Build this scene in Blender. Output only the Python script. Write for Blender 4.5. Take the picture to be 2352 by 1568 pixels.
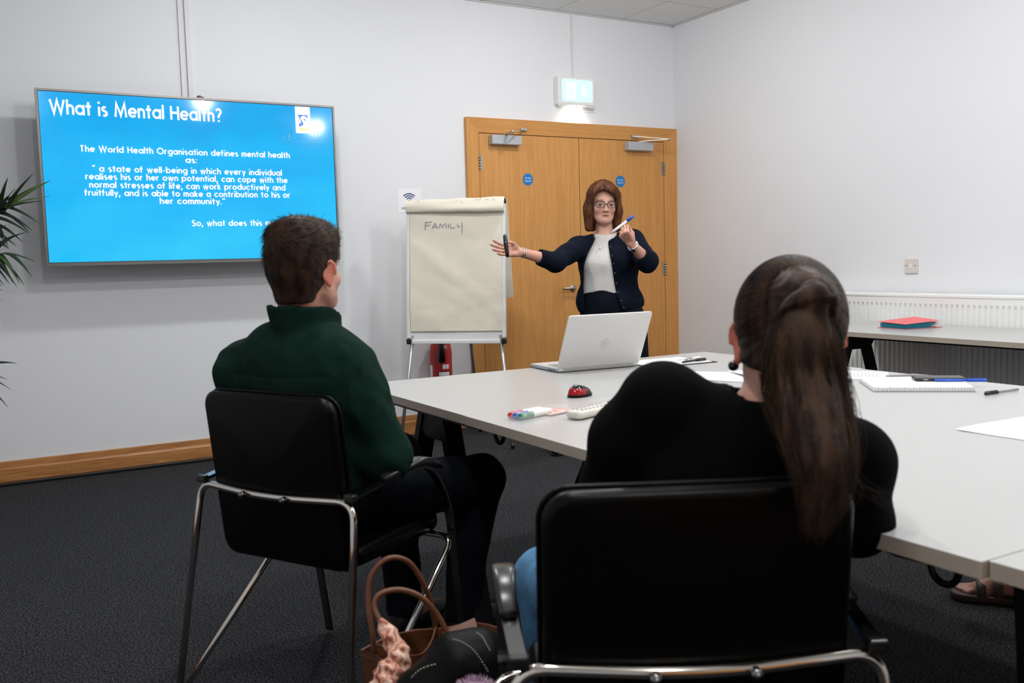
PEOPLE = (1, 1, 1, 1)      # which figures to build: man, ponytailed woman, trainer, person in sandals
import bpy, bmesh, math, random
import numpy as np
from mathutils import Vector, Matrix
for o in list(bpy.data.objects): bpy.data.objects.remove(o)
random.seed(7); RNG = np.random.default_rng(7)
SC = bpy.context.scene; COL = SC.collection
# ------------------------------------------------------------------ camera
FPX = 2156.8
CR = np.array([0.86525, -0.50065, -0.02637]); CU = np.array([0.06571, 0.06103, 0.99597]); CF = np.array([0.49815, 0.86283, -0.08589])
CF /= np.linalg.norm(CF); CR -= CF*(CR@CF); CR /= np.linalg.norm(CR); CU = np.cross(CR, CF)
CC = np.array([-4.8706, -5.8151, 1.1549])
cam = bpy.data.objects.new('camera', bpy.data.cameras.new('camera')); COL.objects.link(cam)
m = Matrix.Identity(4)
for i in range(3):
    m[i][0] = CR[i]; m[i][1] = CU[i]; m[i][2] = -CF[i]; m[i][3] = CC[i]
cam.matrix_world = m
cam.data.sensor_width = 36; cam.data.lens = FPX*36/2352; cam.data.clip_start = .05
cam.data.dof.use_dof = True; cam.data.dof.focus_distance = 5.4; cam.data.dof.aperture_fstop = 6.3
SC.camera = cam
# ------------------------------------------------------------------ world, exposure
w = bpy.data.worlds.new('world'); SC.world = w; w.use_nodes = True
w.node_tree.nodes['Background'].inputs[0].default_value = (.75, .85, 1, 1)
w.node_tree.nodes['Background'].inputs[1].default_value = .02
SC.view_settings.view_transform = 'Standard'; SC.view_settings.look = 'None'
SC.view_settings.gamma = 1; SC.view_settings.use_curve_mapping = False
SC.view_settings.exposure = 0.0
LIGHT_POWER = 37.0
LIGHT_XY = [(-3.4, -1.45), (-1.6, -1.45), (-3.4, -3.25), (-1.6, -3.25), (-4.35, -4.70), (-2.664, -4.70), (-1.0, -4.70), (-4.35, -6.08), (-1.017, -6.08)]

def at(u, v, d):
    """photograph pixel + depth along the view axis -> world point"""
    return CC + (CF + CR*(u-1176)/FPX + CU*(784-v)/FPX)*d

# ------------------------------------------------------------------ object helpers
def tag(o, label=None, cat=None, group=None, kind=None):
    if label: o['label'] = label
    if cat: o['category'] = cat
    if group: o['group'] = group
    if kind: o['kind'] = kind
    return o
def empty(name, loc=(0, 0, 0), rz=0, label=None, cat=None, group=None, kind=None):
    o = bpy.data.objects.new(name, None); COL.objects.link(o)
    o.location = loc; o.rotation_euler = (0, 0, rz); o.empty_display_size = .1
    return tag(o, label, cat, group, kind)
def link(name, me, mat=None, parent=None):
    o = bpy.data.objects.new(name, me); COL.objects.link(o)
    if mat is not None:
        for mm in (mat if isinstance(mat, (list, tuple)) else [mat]): me.materials.append(mm)
    if parent is not None: o.parent = parent
    return o
class MB:
    def __init__(s): s.v = []; s.f = []; s.mi = []; s.sm = []
    def add(s, v, f, mi=0, smooth=False):
        n = len(s.v); s.v += [tuple(map(float, p)) for p in v]; s.f += [tuple(i+n for i in q) for q in f]
        s.mi += [mi]*len(f); s.sm += [smooth]*len(f); return s
    def box(s, c, d, bev=0, rot=None, mi=0, seg=2):
        bm = bmesh.new(); bmesh.ops.create_cube(bm, size=1)
        for v in bm.verts: v.co = Vector((v.co.x*d[0], v.co.y*d[1], v.co.z*d[2]))
        if bev > 0: bmesh.ops.bevel(bm, geom=bm.edges[:], offset=bev, segments=seg, affect='EDGES', profile=.5)
        M_ = rot.to_matrix() if rot is not None and hasattr(rot, 'to_matrix') else (rot or Matrix.Identity(3))
        c = Vector(c); bm.verts.ensure_lookup_table()
        vs = [M_ @ v.co + c for v in bm.verts]; fs = [[v.index for v in f.verts] for f in bm.faces]; bm.free()
        return s.add(vs, fs, mi, False)
    def b2(s, a, b, bev=0, mi=0):
        a = Vector(a); b = Vector(b); return s.box((a+b)/2, [abs(b[i]-a[i]) for i in range(3)], bev, None, mi)
    def bar(s, a, b, wx, wy, up=(0, 0, 1), bev=0, mi=0):
        a = Vector(a); b = Vector(b); z = (b-a); L = z.length; z.normalize(); u = Vector(up)
        x = u.cross(z); x = x.normalized() if x.length > 1e-4 else Vector((1, 0, 0)); y = z.cross(x)
        R_ = Matrix((x, y, z)).transposed()
        return s.box((a+b)/2, (wx, wy, L), bev, R_, mi)
    def tube(s, pts, r, n=10, mi=0, cap=True, flat=None, closed=False):
        P = np.array(pts, float); m_ = len(P); rr = np.full(m_, r) if np.isscalar(r) else np.array(r, float)
        T = np.gradient(P, axis=0)
        if closed: T = np.roll(P, -1, 0)-np.roll(P, 1, 0)
        T /= np.linalg.norm(T, axis=1)[:, None]+1e-12
        u = np.array([0, 0, 1.]) if abs(T[0][2]) < .9 else np.array([1., 0, 0])
        u = u-T[0]*(u@T[0]); u /= np.linalg.norm(u); V = []
        for i in range(m_):
            u = u-T[i]*(u@T[i]); u /= np.linalg.norm(u)+1e-12; b = np.cross(T[i], u)
            for k in range(n):
                a = 2*math.pi*k/n
                V.append(P[i]+rr[i]*(u*math.cos(a)*(flat or 1)+b*math.sin(a)))
        F = [(i*n+k, i*n+(k+1) % n, (i+1)*n+(k+1) % n, (i+1)*n+k) for i in range(m_-1) for k in range(n)]
        if closed: F += [((m_-1)*n+k, (m_-1)*n+(k+1) % n, (k+1) % n, k) for k in range(n)]
        elif cap: F += [tuple(range(n))[::-1], tuple((m_-1)*n+k for k in range(n))]
        return s.add(V, F, mi, True)
    def cyl(s, a, b, r, n=20, mi=0, r2=None):
        return s.tube([a, b], [r, r if r2 is None else r2], n, mi)
    def lathe(s, prof, c=(0, 0, 0), n=32, mi=0, axis='z'):
        V = []; F = []
        for (r, z) in prof:
            for k in range(n):
                a = 2*math.pi*k/n; p = (r*math.cos(a), r*math.sin(a), z)
                if axis == 'y': p = (p[0], p[2], p[1])
                V.append((p[0]+c[0], p[1]+c[1], p[2]+c[2]))
        for i in range(len(prof)-1):
            for k in range(n): F.append((i*n+k, i*n+(k+1) % n, (i+1)*n+(k+1) % n, (i+1)*n+k))
        return s.add(V, F, mi, True)
    def sphere(s, c, r, n=12, mi=0, R=None):
        r = (r, r, r) if np.isscalar(r) else r; V = []; F = []
        for i in range(n+1):
            t = math.pi*i/n
            for k in range(2*n):
                a = math.pi*k/n; p = np.array([r[0]*math.sin(t)*math.cos(a), r[1]*math.sin(t)*math.sin(a), r[2]*math.cos(t)])
                if R is not None: p = R@p
                V.append(p+np.array(c))
        for i in range(n):
            for k in range(2*n): F.append((i*2*n+k, (i+1)*2*n+k, (i+1)*2*n+(k+1) % (2*n), i*2*n+(k+1) % (2*n)))
        return s.add(V, F, mi, True)
    def prism(s, poly, z0, z1, fn=None, mi=0):
        n = len(poly); fn = fn or (lambda x, y, z: (x, y, z))
        V = [fn(x, y, z0) for x, y in poly]+[fn(x, y, z1) for x, y in poly]
        F = [tuple(range(n))[::-1], tuple(range(n, 2*n))]+[(i, (i+1) % n, n+(i+1) % n, n+i) for i in range(n)]
        return s.add(V, F, mi, False)
    def slab(s, w, h, t, r, fn=None, n=10, edge=.35, crown=1.0, rings=6, mi=0):
        """rounded, puffed rectangle lying in xy, thickness t along z, pushed through fn"""
        fn = fn or (lambda p: p)
        def outline(ins):
            rr = max(r-ins, .001); hw = w/2-ins; hh = h/2-ins; pts = []
            for cx, cy, a0 in ((hw-rr, hh-rr, 0), (-hw+rr, hh-rr, 90), (-hw+rr, -hh+rr, 180), (hw-rr, -hh+rr, 270)):
                for k in range(n+1):
                    a = math.radians(a0+90*k/n); pts.append((cx+rr*math.cos(a), cy+rr*math.sin(a)))
            for side in range(1): pass
            return pts
        loops = []
        e = edge*t
        for k in range(rings+1):
            a = math.pi/2*k/rings; loops.append((outline(e*(1-math.sin(a))), -t/2+e*(1-math.cos(a)) if False else None, a))
        V = []; L = []
        def emit(pts, zf):
            i0 = len(V)
            for x, y in pts: V.append(fn((x, y, zf)))
            L.append((i0, len(pts)))
        prof = []
        for k in range(rings+1):
            a = math.pi/2*k/rings; prof.append((e*(1-math.sin(a)), t/2-e+e*math.cos(a)))
        base = outline(e)
        for q in (0.0, .25, .5, .75, .92):      # crown rings, centre outwards
            sc = max(q, .02); emit([(x*sc, y*sc) for x, y in base], t/2+(crown-1)*t/2*(1-q*q))
        for ins, z in prof: emit(outline(ins), z)
        for ins, z in prof[::-1]: emit(outline(ins), -z)
        for q in (.92, .75, .5, .25, 0.0):
            sc = max(q, .02); emit([(x*sc, y*sc) for x, y in base], -t/2-(crown-1)*t/2*(1-q*q))
        F = []
        m_ = L[0][1]
        F.append(tuple(range(L[0][0], L[0][0]+m_)))
        for (a, _), (b, _) in zip(L[:-1], L[1:]):
            for k in range(m_): F.append((a+k, b+k, b+(k+1) % m_, a+(k+1) % m_))
        F.append(tuple(range(L[-1][0], L[-1][0]+m_))[::-1])
        return s.add(V, F, mi, True)
    def mesh(s, name='mesh'):
        me = bpy.data.meshes.new(name); me.from_pydata(s.v, [], s.f)
        me.polygons.foreach_set('material_index', s.mi); me.polygons.foreach_set('use_smooth', s.sm)
        me.update()
        bm = bmesh.new(); bm.from_mesh(me); bmesh.ops.recalc_face_normals(bm, faces=bm.faces[:]); bm.to_mesh(me); bm.free()
        return me
    def build(s, name, mat=None, parent=None, label=None, cat=None, group=None, kind=None, recalc=True):
        return tag(link(name, s.mesh(name), mat, parent), label, cat, group, kind)
def spline(P, n=8, closed=False):
    P = np.array(P, float); out = []; m_ = len(P)
    for i in range(m_ if closed else m_-1):
        if closed: p0, p1, p2, p3 = P[(i-1) % m_], P[i], P[(i+1) % m_], P[(i+2) % m_]
        else: p0, p1, p2, p3 = P[max(i-1, 0)], P[i], P[i+1], P[min(i+2, m_-1)]
        for k in range(n):
            t = k/n; out.append(.5*((2*p1)+(-p0+p2)*t+(2*p0-5*p1+4*p2-p3)*t*t+(-p0+3*p1-3*p2+p3)*t**3))
    if not closed: out.append(P[-1])
    return np.array(out)
def fillet(P, r, n=6):
    """polyline with rounded corners"""
    P = [np.array(p, float) for p in P]; out = [P[0]]
    for i in range(1, len(P)-1):
        a = P[i-1]-P[i]; b = P[i+1]-P[i]; la = np.linalg.norm(a); lb = np.linalg.norm(b); rr = r if np.isscalar(r) else r[i]
        d = min(rr, la*.48, lb*.48); A = P[i]+a/la*d; B = P[i]+b/lb*d
        for k in range(n+1):
            t = k/n; out.append((1-t)**2*A+2*t*(1-t)*P[i]+t*t*B)
    out.append(P[-1]); return np.array(out)
# ------------------------------------------------------------------ materials
def mat(name, col, rough=.5, metal=0, bump=None, var=None, **kw):
    """col rgb linear; bump=(scale, strength[, distance, detail, stretch]); var=(scale, amount[, stretch, colour])"""
    m_ = bpy.data.materials.new(name); m_.use_nodes = True; nt = m_.node_tree; b = nt.nodes['Principled BSDF']
    b.inputs['Base Color'].default_value = (*col, 1); b.inputs['Roughness'].default_value = rough; b.inputs['Metallic'].default_value = metal
    for k, v in kw.items():
        k = {'spec': 'Specular IOR Level', 'sheen': 'Sheen Weight', 'coat': 'Coat Weight', 'trans': 'Transmission Weight', 'sss': 'Subsurface Weight', 'alpha': 'Alpha', 'ior': 'IOR', 'emit': 'Emission Strength'}[k]
        b.inputs[k].default_value = v
    def noise(scale, detail, stretch, dist=0):
        tc = nt.nodes.new('ShaderNodeTexCoord'); mp = nt.nodes.new('ShaderNodeMapping'); nz = nt.nodes.new('ShaderNodeTexNoise')
        mp.inputs['Scale'].default_value = stretch; nz.inputs['Scale'].default_value = scale; nz.inputs['Detail'].default_value = detail
        nz.inputs['Distortion'].default_value = dist
        nt.links.new(tc.outputs['Object'], mp.inputs[0]); nt.links.new(mp.outputs[0], nz.inputs[0]); return nz
    if var:
        sc, am = var[:2]; st = var[2] if len(var) > 2 else (1, 1, 1); c2 = var[3] if len(var) > 3 else tuple(c*(1-am) for c in col)
        nz = noise(sc, 6, st, .3); rp = nt.nodes.new('ShaderNodeValToRGB')
        rp.color_ramp.elements[0].position = .35; rp.color_ramp.elements[1].position = .65
        rp.color_ramp.elements[0].color = (*c2, 1); rp.color_ramp.elements[1].color = (*[min(1, c*(1+am*.4)) for c in col], 1)
        nt.links.new(nz.outputs[0], rp.inputs[0]); nt.links.new(rp.outputs[0], b.inputs['Base Color'])
    if bump:
        nz = noise(bump[0], bump[3] if len(bump) > 3 else 4, bump[4] if len(bump) > 4 else (1, 1, 1)); bp = nt.nodes.new('ShaderNodeBump')
        bp.inputs['Strength'].default_value = bump[1]; bp.inputs['Distance'].default_value = bump[2] if len(bump) > 2 else .002
        nt.links.new(nz.outputs[0], bp.inputs['Height']); nt.links.new(bp.outputs[0], b.inputs['Normal'])
    return m_
def emis(name, col, s=1.0):
    m_ = bpy.data.materials.new(name); m_.use_nodes = True; nt = m_.node_tree; nt.nodes.remove(nt.nodes['Principled BSDF'])
    e = nt.nodes.new('ShaderNodeEmission'); e.inputs[0].default_value = (*col, 1); e.inputs[1].default_value = s
    nt.links.new(e.outputs[0], nt.nodes['Material Output'].inputs[0]); return m_
def oak(name, axis, c1, c2, rough=.42, scale=1.0):
    """straight oak grain running along the given object axis"""
    m_ = bpy.data.materials.new(name); m_.use_nodes = True; nt = m_.node_tree; b = nt.nodes['Principled BSDF']; N = nt.nodes.new; L = nt.links.new
    tc = N('ShaderNodeTexCoord'); mp = N('ShaderNodeMapping'); sc = [9*scale]*3; sc['xyz'.index(axis)] = .55*scale
    mp.inputs['Scale'].default_value = sc; L(tc.outputs['Object'], mp.inputs[0])
    n1 = N('ShaderNodeTexNoise'); n1.inputs['Scale'].default_value = 1.0; n1.inputs['Detail'].default_value = 3; n1.inputs['Distortion'].default_value = .6; L(mp.outputs[0], n1.inputs[0])
    n2 = N('ShaderNodeTexNoise'); n2.inputs['Scale'].default_value = 14; n2.inputs['Detail'].default_value = 5; L(mp.outputs[0], n2.inputs[0])
    mx = N('ShaderNodeMath'); mx.operation = 'MULTIPLY'; mx.inputs[1].default_value = 7.0; L(n1.outputs[0], mx.inputs[0])
    fr = N('ShaderNodeMath'); fr.operation = 'PINGPONG'; fr.inputs[1].default_value = .5; L(mx.outputs[0], fr.inputs[0])
    ad = N('ShaderNodeMath'); ad.operation = 'MULTIPLY_ADD'; ad.inputs[1].default_value = .55; L(fr.outputs[0], ad.inputs[0])
    h = N('ShaderNodeMath'); h.operation = 'MULTIPLY'; h.inputs[1].default_value = .75; L(n2.outputs[0], h.inputs[0]); L(h.outputs[0], ad.inputs[2])
    rp = N('ShaderNodeValToRGB'); rp.color_ramp.elements[0].position = .25; rp.color_ramp.elements[1].position = .75
    rp.color_ramp.elements[0].color = (*c2, 1); rp.color_ramp.elements[1].color = (*c1, 1)
    L(ad.outputs[0], rp.inputs[0]); L(rp.outputs[0], b.inputs['Base Color']); b.inputs['Roughness'].default_value = rough
    bp = N('ShaderNodeBump'); bp.inputs['Strength'].default_value = .15; bp.inputs['Distance'].default_value = .001
    L(n2.outputs[0], bp.inputs['Height']); L(bp.outputs[0], b.inputs['Normal']); return m_
OAK1, OAK2 = (.66, .322, .088), (.54, .240, .058)
M = dict(
 wall=mat('wall_paint', (.775, .79, .82), .75, bump=(90, .12, .001, 3)),
 carpet=mat('carpet', (.058, .060, .065), .95, bump=(300, 1.0, .006, 5), var=(170, .6, (1, 1, 1), (.007, .0075, .009)), spec=.1),
 tile=mat('ceiling_tile', (.86, .87, .86), .9, bump=(160, .5, .003, 4), var=(200, .14)),
 tbar=mat('ceiling_grid_metal', (.62, .62, .61), .5),
 oakv=oak('oak_vertical', 'z', OAK1, OAK2), oakh=oak('oak_horizontal', 'x', OAK1, OAK2), oaks=oak('oak_skirting', 'x', (.50, .235, .075), (.30, .115, .030), .4, 1.3),
 oaky=oak('oak_along_y', 'y', (.50, .235, .075), (.30, .115, .030), .4, 1.3),
 white=mat('white_plastic', (.80, .80, .79), .4), cream=mat('cream_plastic', (.66, .62, .58), .45), trunk=mat('trunking', (.70, .70, .71), .5),
 wmetal=mat('white_enamel', (.84, .85, .84), .22, spec=.6), steel=mat('brushed_steel', (.42, .40, .37), .3, 1), satin=mat('satin_aluminium', (.50, .50, .49), .38, .85),
 grey=mat('grey_painted_metal', (.46, .48, .50), .4, .25), chrome=mat('chrome', (.62, .58, .53), .09, 1), dchrome=mat('dark_chrome', (.20, .20, .20), .18, 1),  # chrome: slight warm tint in the colour stands in for brown reflections
 black=mat('black_plastic', (.006, .006, .007), .35), blackm=mat('black_powder_coat', (.003, .003, .0033), .5, spec=.2), leather=mat('black_leather', (.0014, .0013, .0012), .34, bump=(220, .25, .0012, 5), spec=.13),
 desk=mat('white_laminate', (.455, .455, .452), .26, bump=(300, .03, .0005)), deskedge=mat('desk_edge', (.40, .34, .28), .5),
 paper=mat('paper', (.86, .87, .90), .7), ink=mat('ink', (.02, .02, .03), .5), flip=mat('flip_paper', (.83, .765, .635), .75, bump=(5, .35, .012, 3, (1, 1, 1.6)), var=(4, .05)),
 inkblue=mat('marker_blue_ink', (.09, .12, .22), .5), red=mat('red_paint', (.45, .012, .012), .3), blue=mat('blue_plastic', (.01, .09, .55), .3),
 signblue=mat('sign_blue', (.0, .19, .52), .35), navy=mat('navy_print', (.02, .06, .22), .4), laptop=mat('laptop_silver', (.68, .67, .65), .35, .25), laptopd=mat('laptop_base', (.42, .41, .40), .35, .6),
 key=mat('key_grey', (.30, .30, .31), .5), coral=mat('coral_card', (.80, .16, .17), .6), teal=mat('teal_card', (.01, .18, .25), .6),
 clear=mat('clear_plastic', (.9, .9, .9), .12, trans=.95, ior=1.2), green=mat('green_plastic', (.005, .18, .06), .3), redp=mat('red_plastic', (.55, .01, .015), .3),
 tan=mat('tan_leather', (.125, .040, .015), .5, bump=(160, .2, .001), var=(20, .2)), glass=mat('lens', (1, 1, 1), .02, trans=1, ior=1.05),
 phone=mat('phone_glass', (.02, .018, .016), .25, spec=.3), thread=mat('pale_stitching', (.45, .42, .34), .7), gold=mat('gold', (.7, .45, .15), .25, 1), silver=mat('silver', (.75, .75, .73), .2, 1),
 denim=mat('denim', (.045, .13, .26), .85, bump=(500, .4, .001), var=(30, .35)),
)
for n_ in M['carpet'].node_tree.nodes:      # sharper loop-pile speckle
    if n_.type == 'VALTORGB': n_.color_ramp.elements[0].position = .43; n_.color_ramp.elements[1].position = .60; n_.color_ramp.elements[1].color = (.078, .080, .086, 1)
# ================================================================== setting
HC = 2.935; XL, YB = -6.3, -8.0
MB().b2((XL-.1, YB-.1, -.1), (.1, .1, 0)).build('floor', M['carpet'], kind='structure')
MB().b2((XL-.1, 0, 0), (.1, .1, HC+.1)).build('wall_back', M['wall'], kind='structure')
MB().b2((0, YB, 0), (.1, 0, HC+.1)).build('wall_right', M['wall'], kind='structure')
MB().b2((XL-.1, YB, 0), (XL, 0, HC+.1)).build('wall_left', M['wall'], kind='structure')
MB().b2((XL, YB-.1, 0), (0, YB, HC+.1)).build('wall_front', M['wall'], kind='structure')
ceil = MB().b2((XL-.1, YB-.1, HC+.03), (.1, .1, HC+.1)).build('ceiling', M['tbar'], kind='structure')
gx = [0.0]+[-.488-.6*i for i in range(10)]+[XL]; gy = [0.0]+[-.528-.6*i for i in range(13)]+[YB]
tcache = {}
for i in range(len(gx)-1):
    for j in range(len(gy)-1):
        a, b = gx[i+1]+.004, gx[i]-.004; c, d = gy[j+1]+.004, gy[j]-.004
        if b-a < .02 or d-c < .02: continue
        key = (round(b-a, 3), round(d-c, 3))
        if key not in tcache: tcache[key] = MB().box((0, 0, 0), (b-a, d-c, .018), .003, seg=1).mesh('ceiling_tile'); tcache[key].materials.append(M['tile'])
        o = bpy.data.objects.new('ceiling_tile', tcache[key]); COL.objects.link(o); o.parent = ceil; o.location = ((a+b)/2, (c+d)/2, HC+.0085+.002*random.random())
mb = MB()
for x in gx[1:-1]: mb.b2((x-.005, YB, HC-.0005), (x+.005, 0, HC+.012))
for y in gy[1:-1]: mb.b2((XL, y-.005, HC-.0005), (0, y+.005, HC+.012))
mb.build('grid_bars', M['tbar'], ceil)
mb = MB(); mb.b2((XL, -.016, HC-.010), (0, 0, HC-.002)).b2((-.016, YB, HC-.010), (0, 0, HC-.002)); mb.build('edge_trim', M['tbar'], ceil)
# ceiling downlights
def downlight(x, y, first=None):
    t = empty('ceiling_light', (x, y, HC), 0, 'round opal dome ceiling light, %s row from the back wall, %s' % ({-1.45: 'first', -3.25: 'second', -4.70: 'third', -6.08: 'fourth'}[y], 'on the television side' if x < -3 else 'in the middle' if x < -2 else 'on the radiator side'), 'light', 'dome lights on the ceiling')
    if first is None:
        MB().lathe([(.095, -.002), (.098, -.020), (.108, -.018), (.110, 0), (.095, 0)], n=32).build('frame', M['white'], t)
        MB().lathe([(.0005, -.058), (.03, -.056), (.06, -.047), (.085, -.030), (.096, -.012), (.096, -.004)], n=32).build('diffuser', emis('lamp_diffuser', (1, .98, .95), 14), t)
    else:
        for ch in first.children:
            if ch.type == 'MESH':
                c = ch.copy(); COL.objects.link(c); c.parent = t
    l = bpy.data.lights.new('lamp', 'POINT'); l.shadow_soft_size = .045; l.energy = LIGHT_POWER*.56; l.color = (1, .99, .98)
    lo = bpy.data.objects.new('lamp', l); COL.objects.link(lo); lo.parent = t; lo.location = (0, 0, -.085)
    l = bpy.data.lights.new('lamp_lens', 'AREA'); l.shape = 'DISK'; l.size = .17; l.energy = LIGHT_POWER*.22; l.color = (1, .99, .98)
    lo = bpy.data.objects.new('lamp_lens', l); COL.objects.link(lo); lo.parent = t; lo.location = (0, 0, -.062)
    return t
dl = None
for (x, y) in LIGHT_XY:
    r = downlight(x, y, dl); dl = dl or r
# skirting
def skirt(name, x0, x1, y0, rz=0):
    t = empty(name, (x0, y0, 0), rz, kind='structure'); L = x1-x0
    prof = [(0, 0), (-.022, 0), (-.022, .082), (-.014, .093), (-.012, .125), (0, .128)]
    joint = [0, L*.42, L]
    for a, b in zip(joint[:-1], joint[1:]):
        if b-a > .01: MB().prism(prof, a+.0006, b, lambda p, q, z: (z, p, q)).build('skirting_board', M['oaks'], t)
    return t
skirt('baseboard_back', XL, -1.8466-.0, 0)
skirt('baseboard_right', 0, 7.9, 0, -math.pi/2).location = (0, -.02, 0)
skirt('baseboard_left', 0, 7.9, 0, math.pi/2).location = (XL, -7.95, 0)
MB().box((-4.2, -.045, .009), (1.75, .046, .018), .003).build('floor_cable_cover', M['black'], None, 'black flat cable cover on the carpet along the skirting under the television', 'cable cover')
# cable trunking on the wall
MB().box((-3.655, -.008, (1.9+HC)/2), (.028, .016, HC-1.9), .002).build('trim_1', M['trunk'], kind='structure')
MB().box((-3.700, -.006, (1.9+HC)/2), (.012, .012, HC-1.9), .002).build('trim_2', M['trunk'], kind='structure')
MB().box((-.947, -.006, (2.47+HC)/2), (.017, .012, HC-2.47), .002).build('trim_3', M['trunk'], kind='structure')
# ------------------------------------------------------------------ glyph engine (flat printed lettering)
def arc(cx, cy, rx, ry, a0, a1, n=14): return [(cx+rx*math.cos(math.radians(a0+(a1-a0)*k/n)), cy+ry*math.sin(math.radians(a0+(a1-a0)*k/n))) for k in range(n+1)]
O_ = arc(.28, .36, .28, .28, 0, 360, 24); ARCH = arc(.21, .42, .21, .22, 180, 0)
G = {
 'a': ([O_, [(.56, 0), (.56, .72)]], .56), 'b': ([O_, [(0, 0), (0, 1.05)]], .56), 'c': ([arc(.28, .36, .28, .28, 45, 315)], .47), 'd': ([O_, [(.56, 0), (.56, 1.05)]], .56),
 'e': ([[(0, .36), (.56, .36)], arc(.28, .36, .28, .28, 0, 320)], .54), 'f': ([[(.08, 0), (.08, .82)]+arc(.24, .82, .16, .15, 180, 90, 6), [(-.12, .62), (.32, .62)]], .28),
 'g': ([O_, [(.56, .72), (.56, -.05)]+arc(.29, -.05, .27, .2, 0, -155, 9)], .56), 'h': ([[(0, 0), (0, 1.05)], ARCH+[(.42, 0)]], .42), 'i': ([[(0, 0), (0, .66)], [(0, .86), (0, 1.02)]], 0),
 'k': ([[(0, 0), (0, 1.05)], [(.04, .33), (.34, .66)], [(.1, .38), (.38, 0)]], .38), 'l': ([[(0, 0), (0, 1.05)]], 0), 'm': ([[(0, 0), (0, .7)], arc(.17, .46, .17, .19, 180, 0)+[(.34, 0)], arc(.51, .46, .17, .19, 180, 0)+[(.68, 0)]], .68),
 'n': ([[(0, 0), (0, .7)], ARCH+[(.42, 0)]], .42), 'o': ([O_], .56), 'p': ([O_, [(0, -.3), (0, .72)]], .56), 'r': ([[(0, 0), (0, .7)], arc(.19, .44, .19, .2, 180, 60)], .26),
 's': ([arc(.17, .51, .15, .13, 40, 250, 9)[::1]+arc(.18, .2, .17, .15, 80, -130, 9)], .35), 't': ([[(.14, 0), (.14, .95)], [(-.07, .64), (.35, .64)]], .28), 'u': ([[(0, .7), (0, .28)]+arc(.21, .28, .21, .2, 180, 360), [(.42, .7), (.42, .28)]], .42),
 'v': ([[(0, .68), (.22, .05), (.44, .68)]], .44), 'w': ([[(0, .68), (.19, .05), (.37, .62), (.55, .05), (.74, .68)]], .74), 'y': ([[(0, .68), (.23, .08)], [(.46, .68), (.14, -.28)]], .46),
 'x': ([[(0, 0), (.4, .68)], [(.4, 0), (0, .68)]], .4), 'W': ([[(0, 1), (.27, .05), (.52, .95), (.77, .05), (1.04, 1)]], 1.04), 'M': ([[(0, 0), (.1, .97), (.42, .12), (.74, .97), (.84, 0)]], .84), 'H': ([[(0, 0), (0, 1)], [(.58, 0), (.58, 1)], [(0, .52), (.58, .52)]], .58),
 'T': ([[(.25, 0), (.25, .94)], [(0, .94), (.5, .94)]], .5), 'O': ([arc(.44, .5, .44, .45, 0, 360, 28)], .88), 'S': ([arc(.25, .73, .2, .2, 30, 250, 9)+arc(.25, .28, .24, .24, 80, -150, 9)], .5), 'F': ([[(0, 0), (0, 1)], [(0, .95), (.45, .95)], [(0, .52), (.42, .52)]], .46),
 'A': ([[(0, 0), (.36, 1), (.72, 0)], [(.14, .34), (.58, .34)]], .72), 'B': ([[(0, 0), (0, 1)], [(0, 1), (.25, 1)]+arc(.25, .76, .2, .23, 90, -90, 8)+[(0, .53)], [(.25, .53)]+arc(.27, .27, .24, .26, 90, -90, 8)+[(0, 0)]], .52),
 'C': ([arc(.4, .5, .4, .45, 45, 315)], .7), 'E': ([[(.42, 0), (0, 0), (0, 1), (.42, 1)], [(0, .52), (.4, .52)]], .44), 'D': ([[(0, 0), (0, 1), (.2, 1)]+arc(.2, .5, .42, .5, 90, -90)+[(0, 0)]], .62), 'R': ([[(0, 0), (0, 1), (.25, 1)]+arc(.25, .74, .2, .25, 90, -90, 8)+[(0, .48)], [(.22, .48), (.48, 0)]], .5),
 'N': ([[(0, 0), (0, 1), (.55, 0), (.55, 1)]], .55), 'I': ([[(0, 0), (0, 1)]], 0), 'L': ([[(0, 1), (0, 0), (.4, 0)]], .4),
 '?': ([arc(.22, .76, .2, .2, 160, -60, 10)+[(.22, .42), (.22, .3)], [(.22, 0), (.22, .14)]], .44), ',': ([[(.06, .14), (-.05, -.24)]], .08), '.': ([[(0, 0), (0, .14)]], .02), ':': ([[(0, 0), (0, .14)], [(0, .5), (0, .64)]], .02),
 '-': ([[(0, .36), (.26, .36)]], .26), '"': ([[(0, .78), (.04, 1.03)], [(.2, .78), (.24, 1.03)]], .24), "'": ([[(0, .78), (0, 1.03)]], .0), ' ': ([], .2),
}
def ribbon(V, F, pts, w):
    P = np.array(pts, float); P = P[np.r_[True, np.linalg.norm(np.diff(P, axis=0), axis=1) > 1e-6]]
    closed = np.linalg.norm(P[0]-P[-1]) < 1e-4; m_ = len(P)
    if m_ < 2: return
    T = np.zeros_like(P); D = np.diff(P, axis=0); D /= np.linalg.norm(D, axis=1)[:, None]
    for i in range(m_):
        a = D[i-1] if i > 0 else (D[-1] if closed else D[0]); b = D[i] if i < m_-1 else (D[0] if closed else D[-1])
        t = a+b; n = np.linalg.norm(t); t = t/n if n > 1e-6 else b; c = max(abs(t@b), .35); T[i] = np.array([-t[1], t[0]])/c
    k = len(V)
    for i in range(m_): V.append(P[i]+T[i]*w/2); V.append(P[i]-T[i]*w/2)
    for i in range(m_-1): F.append((k+2*i, k+2*i+1, k+2*i+3, k+2*i+2))
def text_width(s, sw, gap): return sum(G[c][1]+sw+gap for c in s)-gap
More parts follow.
